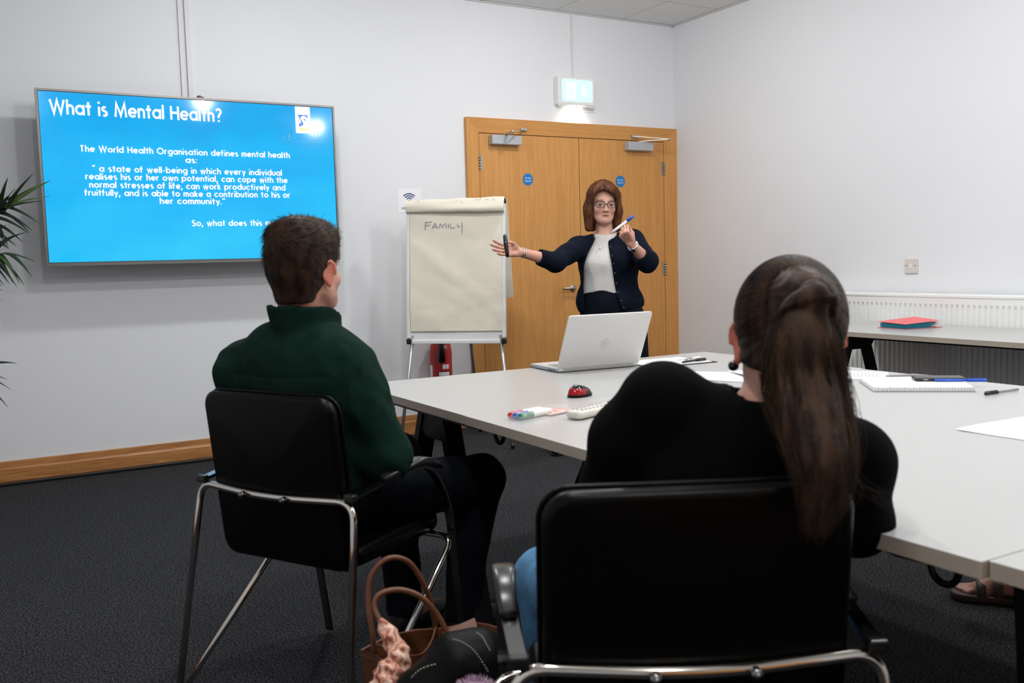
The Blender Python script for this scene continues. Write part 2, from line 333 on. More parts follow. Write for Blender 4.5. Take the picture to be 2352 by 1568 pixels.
def lettering(s, size, width=None, align='c', sw=.16, gap=.05, sx=1.0):
    """returns 2-D verts + faces of a line of text; cap height = size"""
    V = []; F = []; x = sw/2; W_ = text_width(s, sw, gap)
    for ch in s:
        for st in G[ch][0]: ribbon(V, F, [(x+p[0], p[1]) for p in st], sw)
        x += G[ch][1]+sw+gap
    V = np.array(V).reshape(-1, 2)*size
    if width: V[:, 0] *= width/(W_*size); W2 = width
    else: V[:, 0] *= sx; W2 = W_*size*sx
    if align == 'c': V[:, 0] -= W2/2
    if align == 'r': V[:, 0] -= W2
    return V, F
def put_text(mb, s, org, ex, ey, size, width=None, align='c', mi=0, **kw):
    V, F = lettering(s, size, width, align, **kw); org = np.array(org, float); ex = np.array(ex, float); ey = np.array(ey, float)
    mb.add([org+ex*x+ey*y for x, y in V], F, mi)
def flat_poly(mb, pts, org, ex, ey, mi=0):
    org = np.array(org, float); mb.add([org+np.array(ex)*x+np.array(ey)*y for x, y in pts], [tuple(range(len(pts)))], mi)
# ------------------------------------------------------------------ double door
DX0, DXR, DT = -1.8466, 0.0, 2.1413
door = empty('door_1', (0, 0, 0), kind='structure')
LX, RX, LT = -1.747, -.1163, 2.0408
arch = [(0, -.004), (0, -.030), (.018, -.036), (.060, -.030), (.085, -.022), (LX-DX0, -.016), (LX-DX0, .0)]
# architrave pieces mitred
def archi(name, quad, m_):
    MB().add([(x, -.034, z) for x, z in quad[:2]]+[(x, -.018, z) for x, z in quad[2:]]+[(x, -.001, z) for x, z in quad],
             [(0, 1, 2, 3), (4, 7, 6, 5), (0, 4, 5, 1), (1, 5, 6, 2), (2, 6, 7, 3), (3, 7, 4, 0)]).build(name, m_, door)
archi('architrave', [(DX0, 0), (DX0, DT), (LX, LT), (LX, 0)], M['oakv'])
archi('architrave', [(-.001, DT), (-.001, 0), (RX, 0), (RX, LT)], M['oakv'])
archi('architrave', [(DX0, DT), (-.001, DT), (RX, LT), (LX, LT)], M['oakh'])
midx = (LX+RX)/2+.02
# dark rebate behind the leaf gaps
MB().b2((LX, -.003, 0), (RX, -.0015, LT)).build('door_rebate', M['black'], door)
for side in (0, 1):
    a, b = (LX+.004, midx-.0025) if side == 0 else (midx+.0025, RX-.004)
    lf = MB().b2((a, -.016, .006), (b, -.004, LT-.005)).build('door_leaf', M['oakv'], door)
    for hz in (.28, 1.058, 1.836):
        hx = a-.003 if side == 0 else b+.003
        h = MB()
        for k in range(5): h.cyl((hx, -.022, hz-.05+k*.02+.001), (hx, -.022, hz-.05+k*.02+.019), .007, 10)
        h.box((hx+(.012 if side == 0 else -.012), -.017, hz), (.024, .003, .1)); h.build('hinge', M['steel'], lf)
    cx = -1.551 if side == 0 else -.380
    c = MB().box((cx, -.046, 1.992), (.236, .060, .064), .004).build('closer_body', M['grey'], lf)
    ar = MB(); p0 = (cx+.01, -.05, 2.010); el = (cx-.015, -.13, 2.022); 
    if side == 0: p0 = (cx+.0, -.05, 2.028); el = (cx-.03, -.20, 2.032); p2 = (cx+.16, -.035, 2.075)
    else: p0 = (cx+.0, -.05, 2.028); el = (cx+.19, -.17, 2.040); p2 = (cx-.03, -.035, 2.068)
    ar.cyl((p0[0], p0[1], 2.02), (p0[0], p0[1], 2.035), .014, 14).bar(p0, el, .020, .005).bar(el, p2, .016, .005); ar.cyl((el[0], el[1], el[2]-.01), (el[0], el[1], el[2]+.01), .011, 12)
    ar.box((p2[0], -.036, p2[2]), (.05, .012, .022), .003); ar.build('closer_arm', M['satin'], lf)
    # blue disc sign
    sx, sz = (-1.357, 1.728) if side == 0 else (-.540, 1.730)
    sg = MB(); sg.prism([(.0425*math.cos(q*math.pi/24), .0425*math.sin(q*math.pi/24)) for q in range(48)], -.0190, -.016, lambda x, z, y: (x+sx, y, z+sz))
    put_text(sg, 'Fire door', (sx, -.0200, sz+.004), (1, 0, 0), (0, 0, 1), .012, .052, mi=1)
    put_text(sg, 'keep shut', (sx, -.0200, sz-.016), (1, 0, 0), (0, 0, 1), .012, .052, mi=1)
    tag(sg.build('fire_door_sign', [M['signblue'], M['white']], lf), 'round blue fire door sign with white lettering')
    hh = MB(); hx = -.992 if side == 0 else -.872; sgn = -1 if side == 0 else 1
    hh.lathe([(.0003, -.026), (.024, -.026), (.026, -.022), (.026, -.016)], (hx, 0, .94), 24, 0, 'y'); hh.tube(fillet([(hx, -.02, .94), (hx, -.066, .94), (hx+sgn*.115, -.066, .94)], .015), .0095, 12)
    hh.build('handle', M['steel'], lf)
MB().b2((midx-.004, -.012, .006), (midx+.004, -.003, LT-.005)).build('meeting_seal', M['black'], door)

# oak doors added behind the camera to give the chrome a warm brown reflection
refl_doors = empty('reflection_doors', (-4.6, YB, 0), kind='structure')
for s_ in (-1, 1):
    MB().box((s_*.46, .022, 1.03), (.91, .04, 2.05), .003).build('door_leaf', M['oakv'], refl_doors); MB().box((s_*.97, .02, 1.05), (.10, .06, 2.10), .006).build('architrave', M['oakv'], refl_doors)
    MB().tube(fillet([(s_*.08, .04, 1.0), (s_*.08, .09, 1.0), (s_*.20, .09, 1.0)], .015), .0095, 10).build('handle', M['steel'], refl_doors)
MB().box((0, .02, 2.13), (2.04, .06, .08), .006).build('architrave', M['oaks'], refl_doors)
# ================================================================== television
T0, T1, TZ0, TZ1, TY = -4.497, -2.866, 1.188, 2.119, -.255
tv = empty('television', ((T0+T1)/2, TY, TZ0), 0, 'large wall mounted flat television showing a bright blue slide with white text', 'television')
def tvp(o): o.parent = tv; o.matrix_parent_inverse = Matrix.Translation(-Vector(tv.location)); return o
bz = .011
mb = MB()
mb.b2((T0, TY, TZ1-bz), (T1, TY+.035, TZ1)).b2((T0, TY, TZ0), (T1, TY+.035, TZ0+bz+.006)).b2((T0, TY, TZ0+.017), (T0+bz, TY+.035, TZ1-bz)).b2((T1-bz, TY, TZ0+.017), (T1, TY+.035, TZ1-bz))
tvp(mb.build('bezel', mat('bezel_steel', (.20, .195, .19), .35, .8), None))
tvp(MB().b2((T0+.004, TY+.034, TZ0+.004), (T1-.004, TY+.060, TZ1-.004), .004).build('back_shell', M['black']))
mb = MB().box((-3.68, -.10, 1.65), (.5, .19, .35), .01); tvp(mb.build('wall_bracket', M['blackm']))
mb = MB().box((-3.66, TY+.02, TZ1+.006), (.02, .03, .014), .002); mb.box((-3.64, TY+.02, TZ1+.004), (.008, .02, .01)); tvp(mb.build('camera_bump', M['black']))
# screen picture: procedural blue slide
sm = bpy.data.materials.new('slide'); sm.use_nodes = True; nt = sm.node_tree; N = nt.nodes.new; L = nt.links.new
b = nt.nodes['Principled BSDF']; b.inputs['Base Color'].default_value = (.004, .004, .005, 1); b.inputs['Roughness'].default_value = .075
tc = N('ShaderNodeTexCoord'); sp = N('ShaderNodeSeparateXYZ'); L(tc.outputs['Generated'], sp.inputs[0])
nz = N('ShaderNodeTexNoise'); mp = N('ShaderNodeMapping'); mp.inputs['Scale'].default_value = (2.2, 1, 2.4); L(tc.outputs['Generated'], mp.inputs[0]); L(mp.outputs[0], nz.inputs[0])
nz.inputs['Scale'].default_value = 1.6; nz.inputs['Detail'].default_value = 5; nz.inputs['Roughness'].default_value = .55
ad = N('ShaderNodeMath'); ad.operation = 'MULTIPLY_ADD'; ad.inputs[1].default_value = .75; L(nz.outputs[0], ad.inputs[0])
zz = N('ShaderNodeMath'); zz.operation = 'MULTIPLY_ADD'; zz.inputs[1].default_value = -.42; zz.inputs[2].default_value = .32; L(sp.outputs[2], zz.inputs[0]); L(zz.outputs[0], ad.inputs[2])
rp = N('ShaderNodeValToRGB'); e = rp.color_ramp.elements; e[0].position = .15; e[0].color = (.0, .36, .86, 1); e[1].position = .80; e[1].color = (.02, .61, 1, 1)
q = e.new(.50); q.color = (.0, .50, 1, 1)
L(ad.outputs[0], rp.inputs[0]); L(rp.outputs[0], b.inputs['Emission Color']); b.inputs['Emission Strength'].default_value = .95
tvp(MB().b2((T0+bz+.003, TY+.004, TZ0+.020), (T1-bz-.003, TY+.02, TZ1-bz-.003)).build('screen', sm))
tvp(MB().b2((T0+bz, TY+.006, TZ0+.017), (T1-bz, TY+.03, TZ1-bz)).build('screen_border', M['black']))
YS = TY+.0035; wt = mat('slide_white', (.01, .01, .01), .2, emit=1.0); wt.node_tree.nodes['Principled BSDF'].inputs['Emission Color'].default_value = (.93, .97, 1, 1)
ccol = []
def emat(n, c, s=.9):
    q = mat(n, (.01, .01, .01), .2, emit=s); q.node_tree.nodes['Principled BSDF'].inputs['Emission Color'].default_value = (*c, 1); return q
ex, ez = (1, 0, 0), (0, 0, 1)
def sxz(u, v):    # point of the photograph on the screen plane
    d = CF+CR*(u-1176)/FPX+CU*(784-v)/FPX; t = (YS-CC[1])/d[1]; P = CC+d*t; return P[0], P[2]
def line(mb, s, u0, u1, vb0, vb1, size, sw=.205):
    x0, z0 = sxz(u0, vb0); x1, z1 = sxz(u1, vb1); put_text(mb, s, ((x0+x1)/2, YS, (z0+z1)/2), ex, ez, size, x1-x0, 'c', sw=sw, gap=.06)
mb = MB()
line(mb, 'What is Mental Health?', 113, 511, 258, 283, .075, .175)
s2 = .0335
line(mb, 'The World Health Organisation defines mental health', 183, 666, 347, 364, s2)
line(mb, 'as:', 426, 453, 374, 374.5, s2)
line(mb, '" a state of well-being in which every individual', 212, 648, 393, 404, s2)
line(mb, 'realises his or her own potential, can cope with the', 196, 661, 411, 421, s2)
line(mb, 'normal stresses of life, can work productively and', 205, 656, 430, 438, s2)
line(mb, 'fruitfully, and is able to make a contribution to his or', 194, 667, 448, 455, s2)
line(mb, 'her community."', 367, 518, 467, 470, s2)
line(mb, 'So, what does this mean?', 440, 662, 518, 519, s2)
tvp(mb.build('slide_text', wt, None, 'white slide lettering asking what mental health is', kind='stuff'))
# white tab with a generic leaping figure emblem, faint construction skyline
x0, z0 = sxz(677, 246); x1, z1 = sxz(714, 307)
mb = MB(); flat_poly(mb, [(x0, TZ1-bz-.004), (x1, TZ1-bz-.004), (x1, z1), (x0, z1)], (0, YS, 0), ex, ez)
wbl = lambda pts: [(x0+(x1-x0)*(px-530)/510, z1+(TZ1-bz-.004-z1)*(1060-(py-(px-530)*.06))/840) for px, py in pts]
YS2 = YS-.0006
flat_poly(mb, wbl([(620, 485), (940, 505), (965, 610), (900, 560), (830, 520), (760, 530), (740, 560), (700, 570), (720, 640), (790, 740), (795, 800), (770, 830), (700, 840), (660, 885), (650, 850), (640, 780), (720, 740), (700, 650), (650, 560)]), (0, YS2, 0), ex, ez, 1)
flat_poly(mb, wbl([(780, 635), (840, 640), (862, 605), (885, 700), (850, 665), (800, 655)]), (0, YS2, 0), ex, ez, 1)
flat_poly(mb, wbl([(650, 960), (740, 850), (790, 930), (900, 950), (990, 880), (985, 960), (880, 985), (700, 980)]), (0, YS2, 0), ex, ez, 2)
flat_poly(mb, wbl([(610, 620), (650, 600), (690, 730), (640, 720)]), (0, YS2, 0), ex, ez, 2)
tvp(mb.build('slide_emblem', [wt, emat('emblem_blue', (.03, .22, .85)), emat('emblem_yellow', (1, .85, .25))], None, 'white tab with a blue and yellow curved emblem'))
mb = MB()
for px, py, ww, hh in ((650, 312, 4, 14), (657, 288, 1.2, 38), (664, 288, 1.2, 40), (661, 308, 8, 18), (674, 298, 3, 22), (722, 300, 1.4, 16), (729, 292, 2.0, 24), (736, 300, 1.4, 16)):
    a = sxz(px, py); c = sxz(px+ww, py+hh); flat_poly(mb, [(a[0], a[1]), (c[0], a[1]), (c[0], c[1]), (a[0], c[1])], (0, YS, 0), ex, ez)
a = sxz(640, 324); c = sxz(748, 314); flat_poly(mb, [(a[0], a[1]), (c[0], a[1]+.006), (c[0]+.03, a[1]+.003), (a[0]-.02, a[1]-.004)], (0, YS, 0), ex, ez)
tvp(mb.build('slide_skyline', emat('skyline_blue', (.0, .42, .80))))
# ================================================================== exit sign
es = empty('exit_sign', (-.9485, 0, 2.26), 0, 'lit white and green emergency exit box sign above the double door', 'exit sign')
X0, X1, Z0, Z1 = -.163, .158, .0, .203
MB().box(((X0+X1)/2, -.032, (Z0+Z1)/2+.004), (X1-X0, .062, Z1-Z0), .008, seg=3).build('housing', M['white'], es)
pan = []
for cx, cz, a0 in ((X1-.042, Z1-.035, 0), (X0+.05, Z1-.035, 90), (X0+.05, Z0+.048, 180), (X1-.042, Z0+.048, 270)):
    for k in range(6): a = math.radians(a0+18*k); pan.append((cx+.018*math.cos(a), cz+.018*math.sin(a)))
mb = MB(); mb.prism(pan, -.0655, -.060, lambda x, z, y: (x, y, z)); mb.build('lit_panel', emis('exit_panel', (.62, 1, .93), 1.25), es)
mb = MB(); yy = -.0662
flat_poly(mb, [(-.095, .045), (-.012, .045), (-.012, .165), (-.095, .165)], (0, yy, 0), ex, ez)
flat_poly(mb, [(.045, .15), (.068, .15), (.068, .105), (.092, .105), (.0565, .06), (.021, .105), (.045, .105)], (0, yy, 0), ex, ez)
mb.build('white_symbols', emis('exit_symbols', (.95, 1, 1), 1.35), es)
mb = MB(); yy = -.0668
flat_poly(mb, arc(-.048, .142, .009, .009, 0, 330, 10), (0, yy, 0), ex, ez)
for pts in ([(-.05, .128), (-.06, .098), (-.048, .078), (-.062, .056)], [(-.06, .098), (-.072, .078), (-.086, .074)], [(-.05, .126), (-.036, .108), (-.024, .112)], [(-.052, .126), (-.07, .118), (-.078, .102)]):
    V, F = [], []; ribbon(V, F, pts, .011); mb.add([(p[0], yy, p[1]) for p in V], F)
mb.build('running_figure', emis('exit_figure', (.72, 1, .96), 1.2), es)
MB().box((0, -.036, -.003), (.12, .03, .004)).build('down_lens', emis('exit_downlight', (.85, 1, .97), 14), es)
MB().box((0, -.060, -.004), (.335, .008, .006), .001).build('lip', M['white'], es)
l = bpy.data.lights.new('exit_lamp', 'AREA'); l.shape = 'RECTANGLE'; l.size = .12; l.size_y = .03; l.energy = .55; l.color = (.9, 1, .97); l.spread = math.radians(120)
lo = bpy.data.objects.new('exit_lamp', l); COL.objects.link(lo); lo.parent = es; lo.location = (0, -.036, -.008)
# ================================================================== light switch, radiator
sw = empty('light_switch', (0, -2.160, 1.06), 0, 'square cream single light switch on the right wall above the radiator', 'light switch')
MB().box((-.005, 0, 0), (.010, .088, .088), .003).build('plate', M['cream'], sw)
MB().box((-.0115, 0, 0), (.005, .014, .026), .002).build('rocker', M['white'], sw)
for s in (-1, 1): MB().cyl((-.012, s*.030, .002), (-.009, s*.030, .002), .0028, 10).build('screw', M['black'], sw)
rd = empty('radiator', (0, -1.62, 0), 0, 'long white ribbed panel radiator on the right wall behind the side table', 'radiator')
RL_, RZ0, RZ1 = 2.4, .30, .902; xs = -.125
prof = []; y = -.035; k = 0
pitch = .0335
while y > -RL_+.04:
    prof += [(y, 0), (y-.0085, 0), (y-.0125, .009), (y-.0245, .009), (y-.0290, 0)]; y -= pitch
zs = [RZ0+.03, RZ0+.05, RZ1-.075, RZ1-.055]; V = []; F = []
for iz, z in enumerate(zs):
    for (py, dp) in prof: V.append((xs+(dp if iz in (1, 2) else 0), py, z))
n = len(prof)
for iz in range(3):
    for i in range(n-1): F.append((iz*n+i, iz*n+i+1, (iz+1)*n+i+1, (iz+1)*n+i))
pn = MB().add(V, F); pn.b2((xs, -RL_, RZ1-.055), (xs+.012, 0, RZ1-.004)).b2((xs, -RL_, RZ0), (xs+.012, 0, RZ0+.03)).b2((xs, prof[0][0], RZ0), (xs+.012, 0, RZ1-.01)).b2((xs, -RL_, RZ0), (xs+.012, prof[-1][0], RZ1-.01))
pn.build('front_panel', M['wmetal'], rd)
MB().b2((xs-.004, -RL_-.004, RZ1-.022), (-.028, .004, RZ1), .006).build('top_grille', M['wmetal'], rd)
MB().b2((-.045, -RL_+.01, RZ0+.01), (-.035, -.01, RZ1-.03)).build('rear_panel', M['wmetal'], rd)
for yy in (0.0, -RL_): MB().b2((xs, yy-.004, RZ0), (-.028, yy+.004, RZ1-.02)).build('side_panel', M['wmetal'], rd)
MB().tube(fillet([(-.07, .0, RZ0+.04), (-.07, .05, RZ0+.04), (-.07, .05, .0)], .02), .008).cyl((-.07, .05, RZ0), (-.07, .05, RZ0+.09), .018, 14).build('valve_pipe', M['wmetal'], rd)
# ================================================================== fire extinguisher, wifi notice
fe = empty('fire_extinguisher', (-2.135, -.11, 0), -.40, 'red fire extinguisher hanging on the wall behind the flipchart', 'fire extinguisher')
mb = MB().lathe([(.001, .17), (.05, .17), (.072, .19), (.075, .21), (.075, .55), (.068, .60), (.045, .635), (.022, .65), (.020, .67), (.001, .67)], n=36); mb.build('cylinder_body', M['red'], fe)
mb = MB().lathe([(.022, .66), (.024, .70), (.014, .71), (.001, .71)], n=20); mb.bar((0, 0, .70), (.0, -.09, .73), .018, .006).bar((0, 0, .68), (.0, -.08, .67), .018, .006); mb.build('valve_handle', M['black'], fe)
mb = MB().tube(spline([(.02, 0, .68), (.05, -.05, .67), (.02, -.098, .65), (.0, -.10, .62)], 8), .009); mb.lathe([(.013, .63), (.018, .61), (.027, .495), (.024, .495)], (0, -.102, 0), 18); mb.build('hose_horn', M['black'], fe)
def cylpatch(mb, a0, a1, z0, z1, r, mi=0, n=10):
    V = []; 
    for k in range(n+1):
        a = math.radians(a0+(a1-a0)*k/n); V += [(r*math.cos(a), r*math.sin(a), z0), (r*math.cos(a), r*math.sin(a), z1)]
    mb.add(V, [(2*k, 2*k+2, 2*k+3, 2*k+1) for k in range(n)], mi, True)
mb = MB(); cylpatch(mb, 188, 218, .22, .47, .0756); cylpatch(mb, 250, 318, .36, .43, .0756, 1); cylpatch(mb, 255, 312, .40, .424, .0760, 0); cylpatch(mb, 275, 292, .445, .475, .0756, 0); cylpatch(mb, 295, 310, .445, .475, .0756, 0)
for k in range(9): cylpatch(mb, 252, 312, .30+k*.006, .3025+k*.006, .0756, 0)
for k, aa in enumerate((258, 268, 278, 288, 298)): cylpatch(mb, aa, aa+5, .585-.01*(k % 2), .60, .0705, 0)
mb.build('label_sticker', [M['paper'], M['ink']], fe, 'white and black printed label panels')
MB().b2((-.03, .06, .25), (.03, .11, .62)).build('wall_bracket', M['grey'], fe)
wf = empty('wifi_notice', (-2.275, 0, 1.568), 0, 'small white paper notice with a dark blue wireless symbol beside the flipchart top', 'notice')
MB().box((0, -.0012, 0), (.17, .002, .155)).build('sheet', M['paper'], wf)
mb = MB()
for r in (.022, .038, .054):
    V, F = [], []; ribbon(V, F, arc(-.003, .0, r, r*.9, 40, 140, 10), .008); mb.add([(p[0], -.0028, p[1]) for p in V], F)
mb.box((-.003, -.0026, .0), (.012, .001, .012)); mb.build('wireless_symbol', M['navy'], wf)
mb = MB(); put_text(mb, 'FREE', (-.04, -.0028, -.055), ex, ez, .012, .04); mb.build('lettering', M['ink'], wf)
# ================================================================== flipchart
fc = empty('flipchart_easel', (-2.26, -.598, 0), math.radians(-43.8), 'white flipchart easel with thin silver legs holding a large paper pad with handwriting', 'flipchart')
BZ0, BZ1, HWB = .655, 1.526, .314
def bp(x, z, off=0): s = (z-BZ0)/(BZ1-BZ0); return (x, .077*s-off, z)
mb = MB(); mb.add([bp(x, z, o) for o in (.0, -.014) for x, z in ((-HWB, BZ0), (HWB, BZ0), (HWB, BZ1), (-HWB, BZ1))], [(0, 1, 2, 3), (7, 6, 5, 4), (0, 4, 5, 1), (1, 5, 6, 2), (2, 6, 7, 3), (3, 7, 4, 0)])
mb.build('board', M['white'], fc)
mb = MB(); Rb = Matrix.Rotation(-math.atan(.077/.89), 3, 'X')
for sx in (-1, 1): mb.bar(bp(sx*(HWB-.004), BZ0+.03), bp(sx*(HWB-.004), BZ1-.02), .022, .026, bev=.003)
mb.bar(bp(-HWB+.03, BZ0+.005), bp(HWB-.03, BZ0+.005), .022, .022, bev=.003)
mb.bar(bp(-HWB+.03, BZ1), bp(HWB-.03, BZ1), .026, .022, bev=.003)
mb.build('frame_rail', M['white'], fc)
for sx in (-1, 1):
    for z in (BZ0+.008, BZ1-.006): MB().box(bp(sx*(HWB-.006), z), (.032, .032, .034), .006).build('corner_cap', M['black'], fc)
mb = MB(); mb.box(bp(0, BZ0+.075, .004), (.52, .004, .002)); mb.build('pad_ledge', M['grey'], fc)
legs = [((-.285, .01, .70), (-.372, -.055, .01)), ((.285, .01, .70), (.36, -.055, .01)), ((0, .09, 1.42), (0, .50, .01))]
for a, b_ in legs:
    lg = MB().cyl(a, b_, .0105, 14).build('leg', M['satin'], fc)
    v = Vector(b_)-Vector(a); v.normalize(); MB().cyl(Vector(b_)-v*.03, Vector(b_)+v*.004, .0125, 12).build('rubber_foot', M['black'], lg)
# paper pad
def sheet_grid(x0, x1, z0, z1, off, nx=36, nz=50, amp=.0022, curl=0, seed=1):
    rg = np.random.default_rng(seed); ks = rg.normal(size=(14, 2))*np.array([9, 14]); ph = rg.uniform(0, 6.3, 14); V = []
    for j in range(nz+1):
        for i in range(nx+1):
            x = x0+(x1-x0)*i/nx; z = z0+(z1-z0)*j/nz
            d = sum(math.sin(k[0]*x+k[1]*z+p+2*math.sin(3*x+5*z+p)) for k, p in zip(ks, ph))*amp*.35
            d = abs(d)*.8+d*.2
            V.append(bp(x, z, off+d+amp))
    F = [(j*(nx+1)+i, j*(nx+1)+i+1, (j+1)*(nx+1)+i+1, (j+1)*(nx+1)+i) for j in range(nz) for i in range(nx)]
    return V, F
pad = MB(); pad.add([bp(x, z, o) for o in (.0015, .006) for x, z in ((-.288, .722), (.312, .724), (.312, BZ1-.01), (-.305, BZ1-.01))], [(0, 1, 2, 3), (7, 6, 5, 4), (0, 4, 5, 1), (1, 5, 6, 2), (2, 6, 7, 3), (3, 7, 4, 0)])
pad = pad.build('paper_pad', M['flip'], fc)
V, F = sheet_grid(-.296, .314, .728, BZ1-.02, .008); MB().add(V, F, 0, True).build('top_sheet', M['flip'], fc)
# page turned over the top: a soft roll in front and a hanging sheet behind
mb = MB(); V = []; nx = 40
for i in range(nx+1):
    t = i/nx; x = -.318+t*.640; s = 1+.12*math.sin(9*x+1)+.25*t
    prf = [(-.02, BZ1-.30), (-.016, BZ1-.05), (.012, BZ1+.016), (.030, BZ1+.014), (.042, BZ1-.01), (.043*s, BZ1-.035-.012*t), (.034*s, BZ1-.052-.018*t), (.022, BZ1-.050-.018*t), (.014, BZ1-.035-.01*t)]
    sp_ = spline([(a, 0, b_) for a, b_ in prf[1:]], 4)
    for (a, _, b_) in sp_: V.append((x, .077*((b_-BZ0)/(BZ1-BZ0))-a, b_+.002*math.sin(31*x)*(1 if b_ > BZ1 else .5)))
m_ = len(sp_)
MB().add(V, [(i*m_+k, (i+1)*m_+k, (i+1)*m_+k+1, i*m_+k+1) for i in range(nx) for k in range(m_-1)], 0, True).build('turned_page_roll', M['flip'], fc)
mb = MB(); mb.add([(-.27, .10, BZ1+.01), (.324, .10, BZ1+.01), (.348, .115, BZ1-.60), (-.22, .115, BZ1-.60)]+[(-.27, .103, BZ1+.01), (.324, .103, BZ1+.01), (.348, .118, BZ1-.60), (-.22, .118, BZ1-.60)], [(0, 1, 2, 3), (7, 6, 5, 4), (0, 4, 5, 1), (1, 5, 6, 2), (2, 6, 7, 3), (3, 7, 4, 0)])
mb.build('turned_page_back', M['flip'], fc)
def wp(u, v): x = (u-1046)/357; z = BZ1-.03-(v-468)/366; return (x, z)
strokes = [[(978, 500), (976.5, 518)], [(977, 501), (993, 500)], [(977, 508), (989, 507)], [(993, 516), (999, 505), (1001, 505), (1006, 516)], [(995, 512), (1004, 511)],
 [(1010, 516), (1012, 506), (1015, 508), (1018, 513), (1021, 507), (1025, 506), (1026, 515)], [(1031, 506), (1031, 515)], [(1036, 505), (1037, 515), (1046, 514)], [(1052, 506), (1053, 513), (1059, 512)], [(1063, 504), (1063, 528)]]
mb = MB()
for st in strokes:
    P = spline([(*wp(u, v), 0) for u, v in st], 4)[:, :2]; V, F = [], []; ribbon(V, F, P, .0030); mb.add([bp(p[0], p[1], .0175) for p in V], F)
mb.build('handwriting', M['inkblue'], fc, 'blue handwritten capital letters spelling FAMILY')
mb = MB()
for st in ([(962, 455.5), (968, 459)], [(1052, 455), (1055, 458)], [(1064, 461), (1068, 466)], [(1096, 457), (1104, 459), (1110, 455)], [(1120, 456), (1126, 460)], [(1134, 455), (1141, 461)]):
    V, F = [], []; ribbon(V, F, [wp(u, v+4) for u, v in st], .0022); mb.add([bp(p[0], p[1]+.02, .046) for p in V], F)
mb.build('show_through_marks', M['key'], fc, kind='stuff')
# ================================================================== tables
def table(x0, x1, y0, y1, label, legs, rails=True, group=None):
    ox, oy = (x0+x1)/2, (y0+y1)/2; t = empty('meeting_table', (ox, oy, 0), 0, label, 'table'); W_, D_ = x1-x0, y1-y0
    mb = MB(); r = .004
    pts = []
    for cx, cy, a0 in ((W_/2-r, D_/2-r, 0), (-W_/2+r, D_/2-r, 90), (-W_/2+r, -D_/2+r, 180), (W_/2-r, -D_/2+r, 270)):
        for k in range(5): a = math.radians(a0+22.5*k); pts.append((cx+r*math.cos(a), cy+r*math.sin(a)))
    V = [(x, y, z) for z in (.705, .7297) for x, y in pts]+[(x*(1-.0004/(W_/2)), y*(1-.0004/(D_/2)), .73) for x, y in pts]; n = len(pts)
    mb.add(V[:2*n], [tuple(range(n))[::-1]]+[(i, (i+1) % n, n+(i+1) % n, n+i) for i in range(n)], 1)
    mb.add(V[n:], [tuple(range(n, 2*n))]+[(i, (i+1) % n, n+(i+1) % n, n+i) for i in range(n)], 0)
    mb.build('tabletop', [M['desk'], M['deskedge']], t)
    for (a, b_, up) in legs:
        a = (a[0]-ox, a[1]-oy, a[2]); b_ = (b_[0]-ox, b_[1]-oy, b_[2])
        MB().bar(a, b_, .034 if up == 'x' else .060, .060 if up == 'x' else .034, (1, 0, 0) if up == 'x' else (0, 1, 0), bev=.002).build('leg', M['blackm'], t)
    return t, ox, oy
def yoke(t, ox, oy, pts, axis, pos, th=.05):
    """trapezoid head plate joining a pair of legs"""
    mb = MB()
    if axis == 'x': mb.prism([(p[0]-oy, p[1]) for p in pts], pos-ox-th/2, pos-ox+th/2, lambda p, q, z: (z, p, q))
    else: mb.prism([(p[0]-ox, p[1]) for p in pts], pos-oy-th/2, pos-oy+th/2, lambda p, q, z: (p, z, q))
    mb.build('leg_bracket', M['blackm'], t)
# far table (carries the laptop)
t, ox, oy = table(-3.700, -2.065, -3.512, -2.655, 'white topped black framed meeting table nearest the flipchart, carrying the laptop', [((-3.60, -3.07, .70), (-3.60, -2.78, 0), 'y'), ((-3.60, -3.20, .70), (-3.60, -3.42, 0), 'y'), ((-2.16, -3.04, .70), (-2.16, -2.78, 0), 'y'), ((-2.16, -3.16, .70), (-2.16, -3.42, 0), 'y')])
yoke(t, ox, oy, [(-3.01, .705), (-3.055, .62), (-3.09, .60), (-3.19, .60), (-3.22, .62), (-3.27, .705)], 'x', -3.60); yoke(t, ox, oy, [(-2.98, .705), (-3.04, .62), (-3.16, .62), (-3.22, .705)], 'x', -2.16)
MB().b2((-3.52-ox, -3.13-oy, .655), (-2.18-ox, -3.08-oy, .704)).b2((-3.65-ox, -3.48-oy, .68), (-3.61-ox, -2.70-oy, .7045)).b2((-2.18-ox, -3.48-oy, .68), (-2.14-ox, -2.70-oy, .7045)).build('under_frame', M['blackm'], t)
far_table = (t, ox, oy)
# middle table
t, ox, oy = table(-3.702, -2.085, -5.052, -3.514, 'large white topped meeting table in the middle, holding the mouse, pens, remote and notebook', [((-3.50, -3.90, .70), (-3.50, -3.46, 0), 'y'), ((-3.47, -4.985, .70), (-3.47, -5.03, 0), 'y'), ((-2.22, -3.90, .70), (-2.22, -3.46, 0), 'y'), ((-2.22, -4.66, .70), (-2.22, -5.02, 0), 'y')])
MB().b2((-3.53-ox, -5.0-oy, .66), (-3.48-ox, -3.58-oy, .7045)).b2((-2.25-ox, -5.0-oy, .66), (-2.20-ox, -3.58-oy, .7045)).b2((-3.48-ox, -4.31-oy, .66), (-2.25-ox, -4.26-oy, .704)).build('under_frame', M['blackm'], t)
def cable_hook(t, hx, hy, hz):
    hk = MB(); hk.box((hx, hy-.005, .694), (.05, .085, .022), .004); hk.bar((hx, hy-.03, .69), (hx, hy-.022, hz+.028), .022, .014)
    hk.tube([(hx, hy+.027*math.cos(math.radians(a)), hz+.029*math.sin(math.radians(a))) for a in range(95, 385, 15)], .0068, 10)
    hk.build('cable_hook', M['black'], t)
cable_hook(t, -3.40-ox, -4.785-oy, .590)
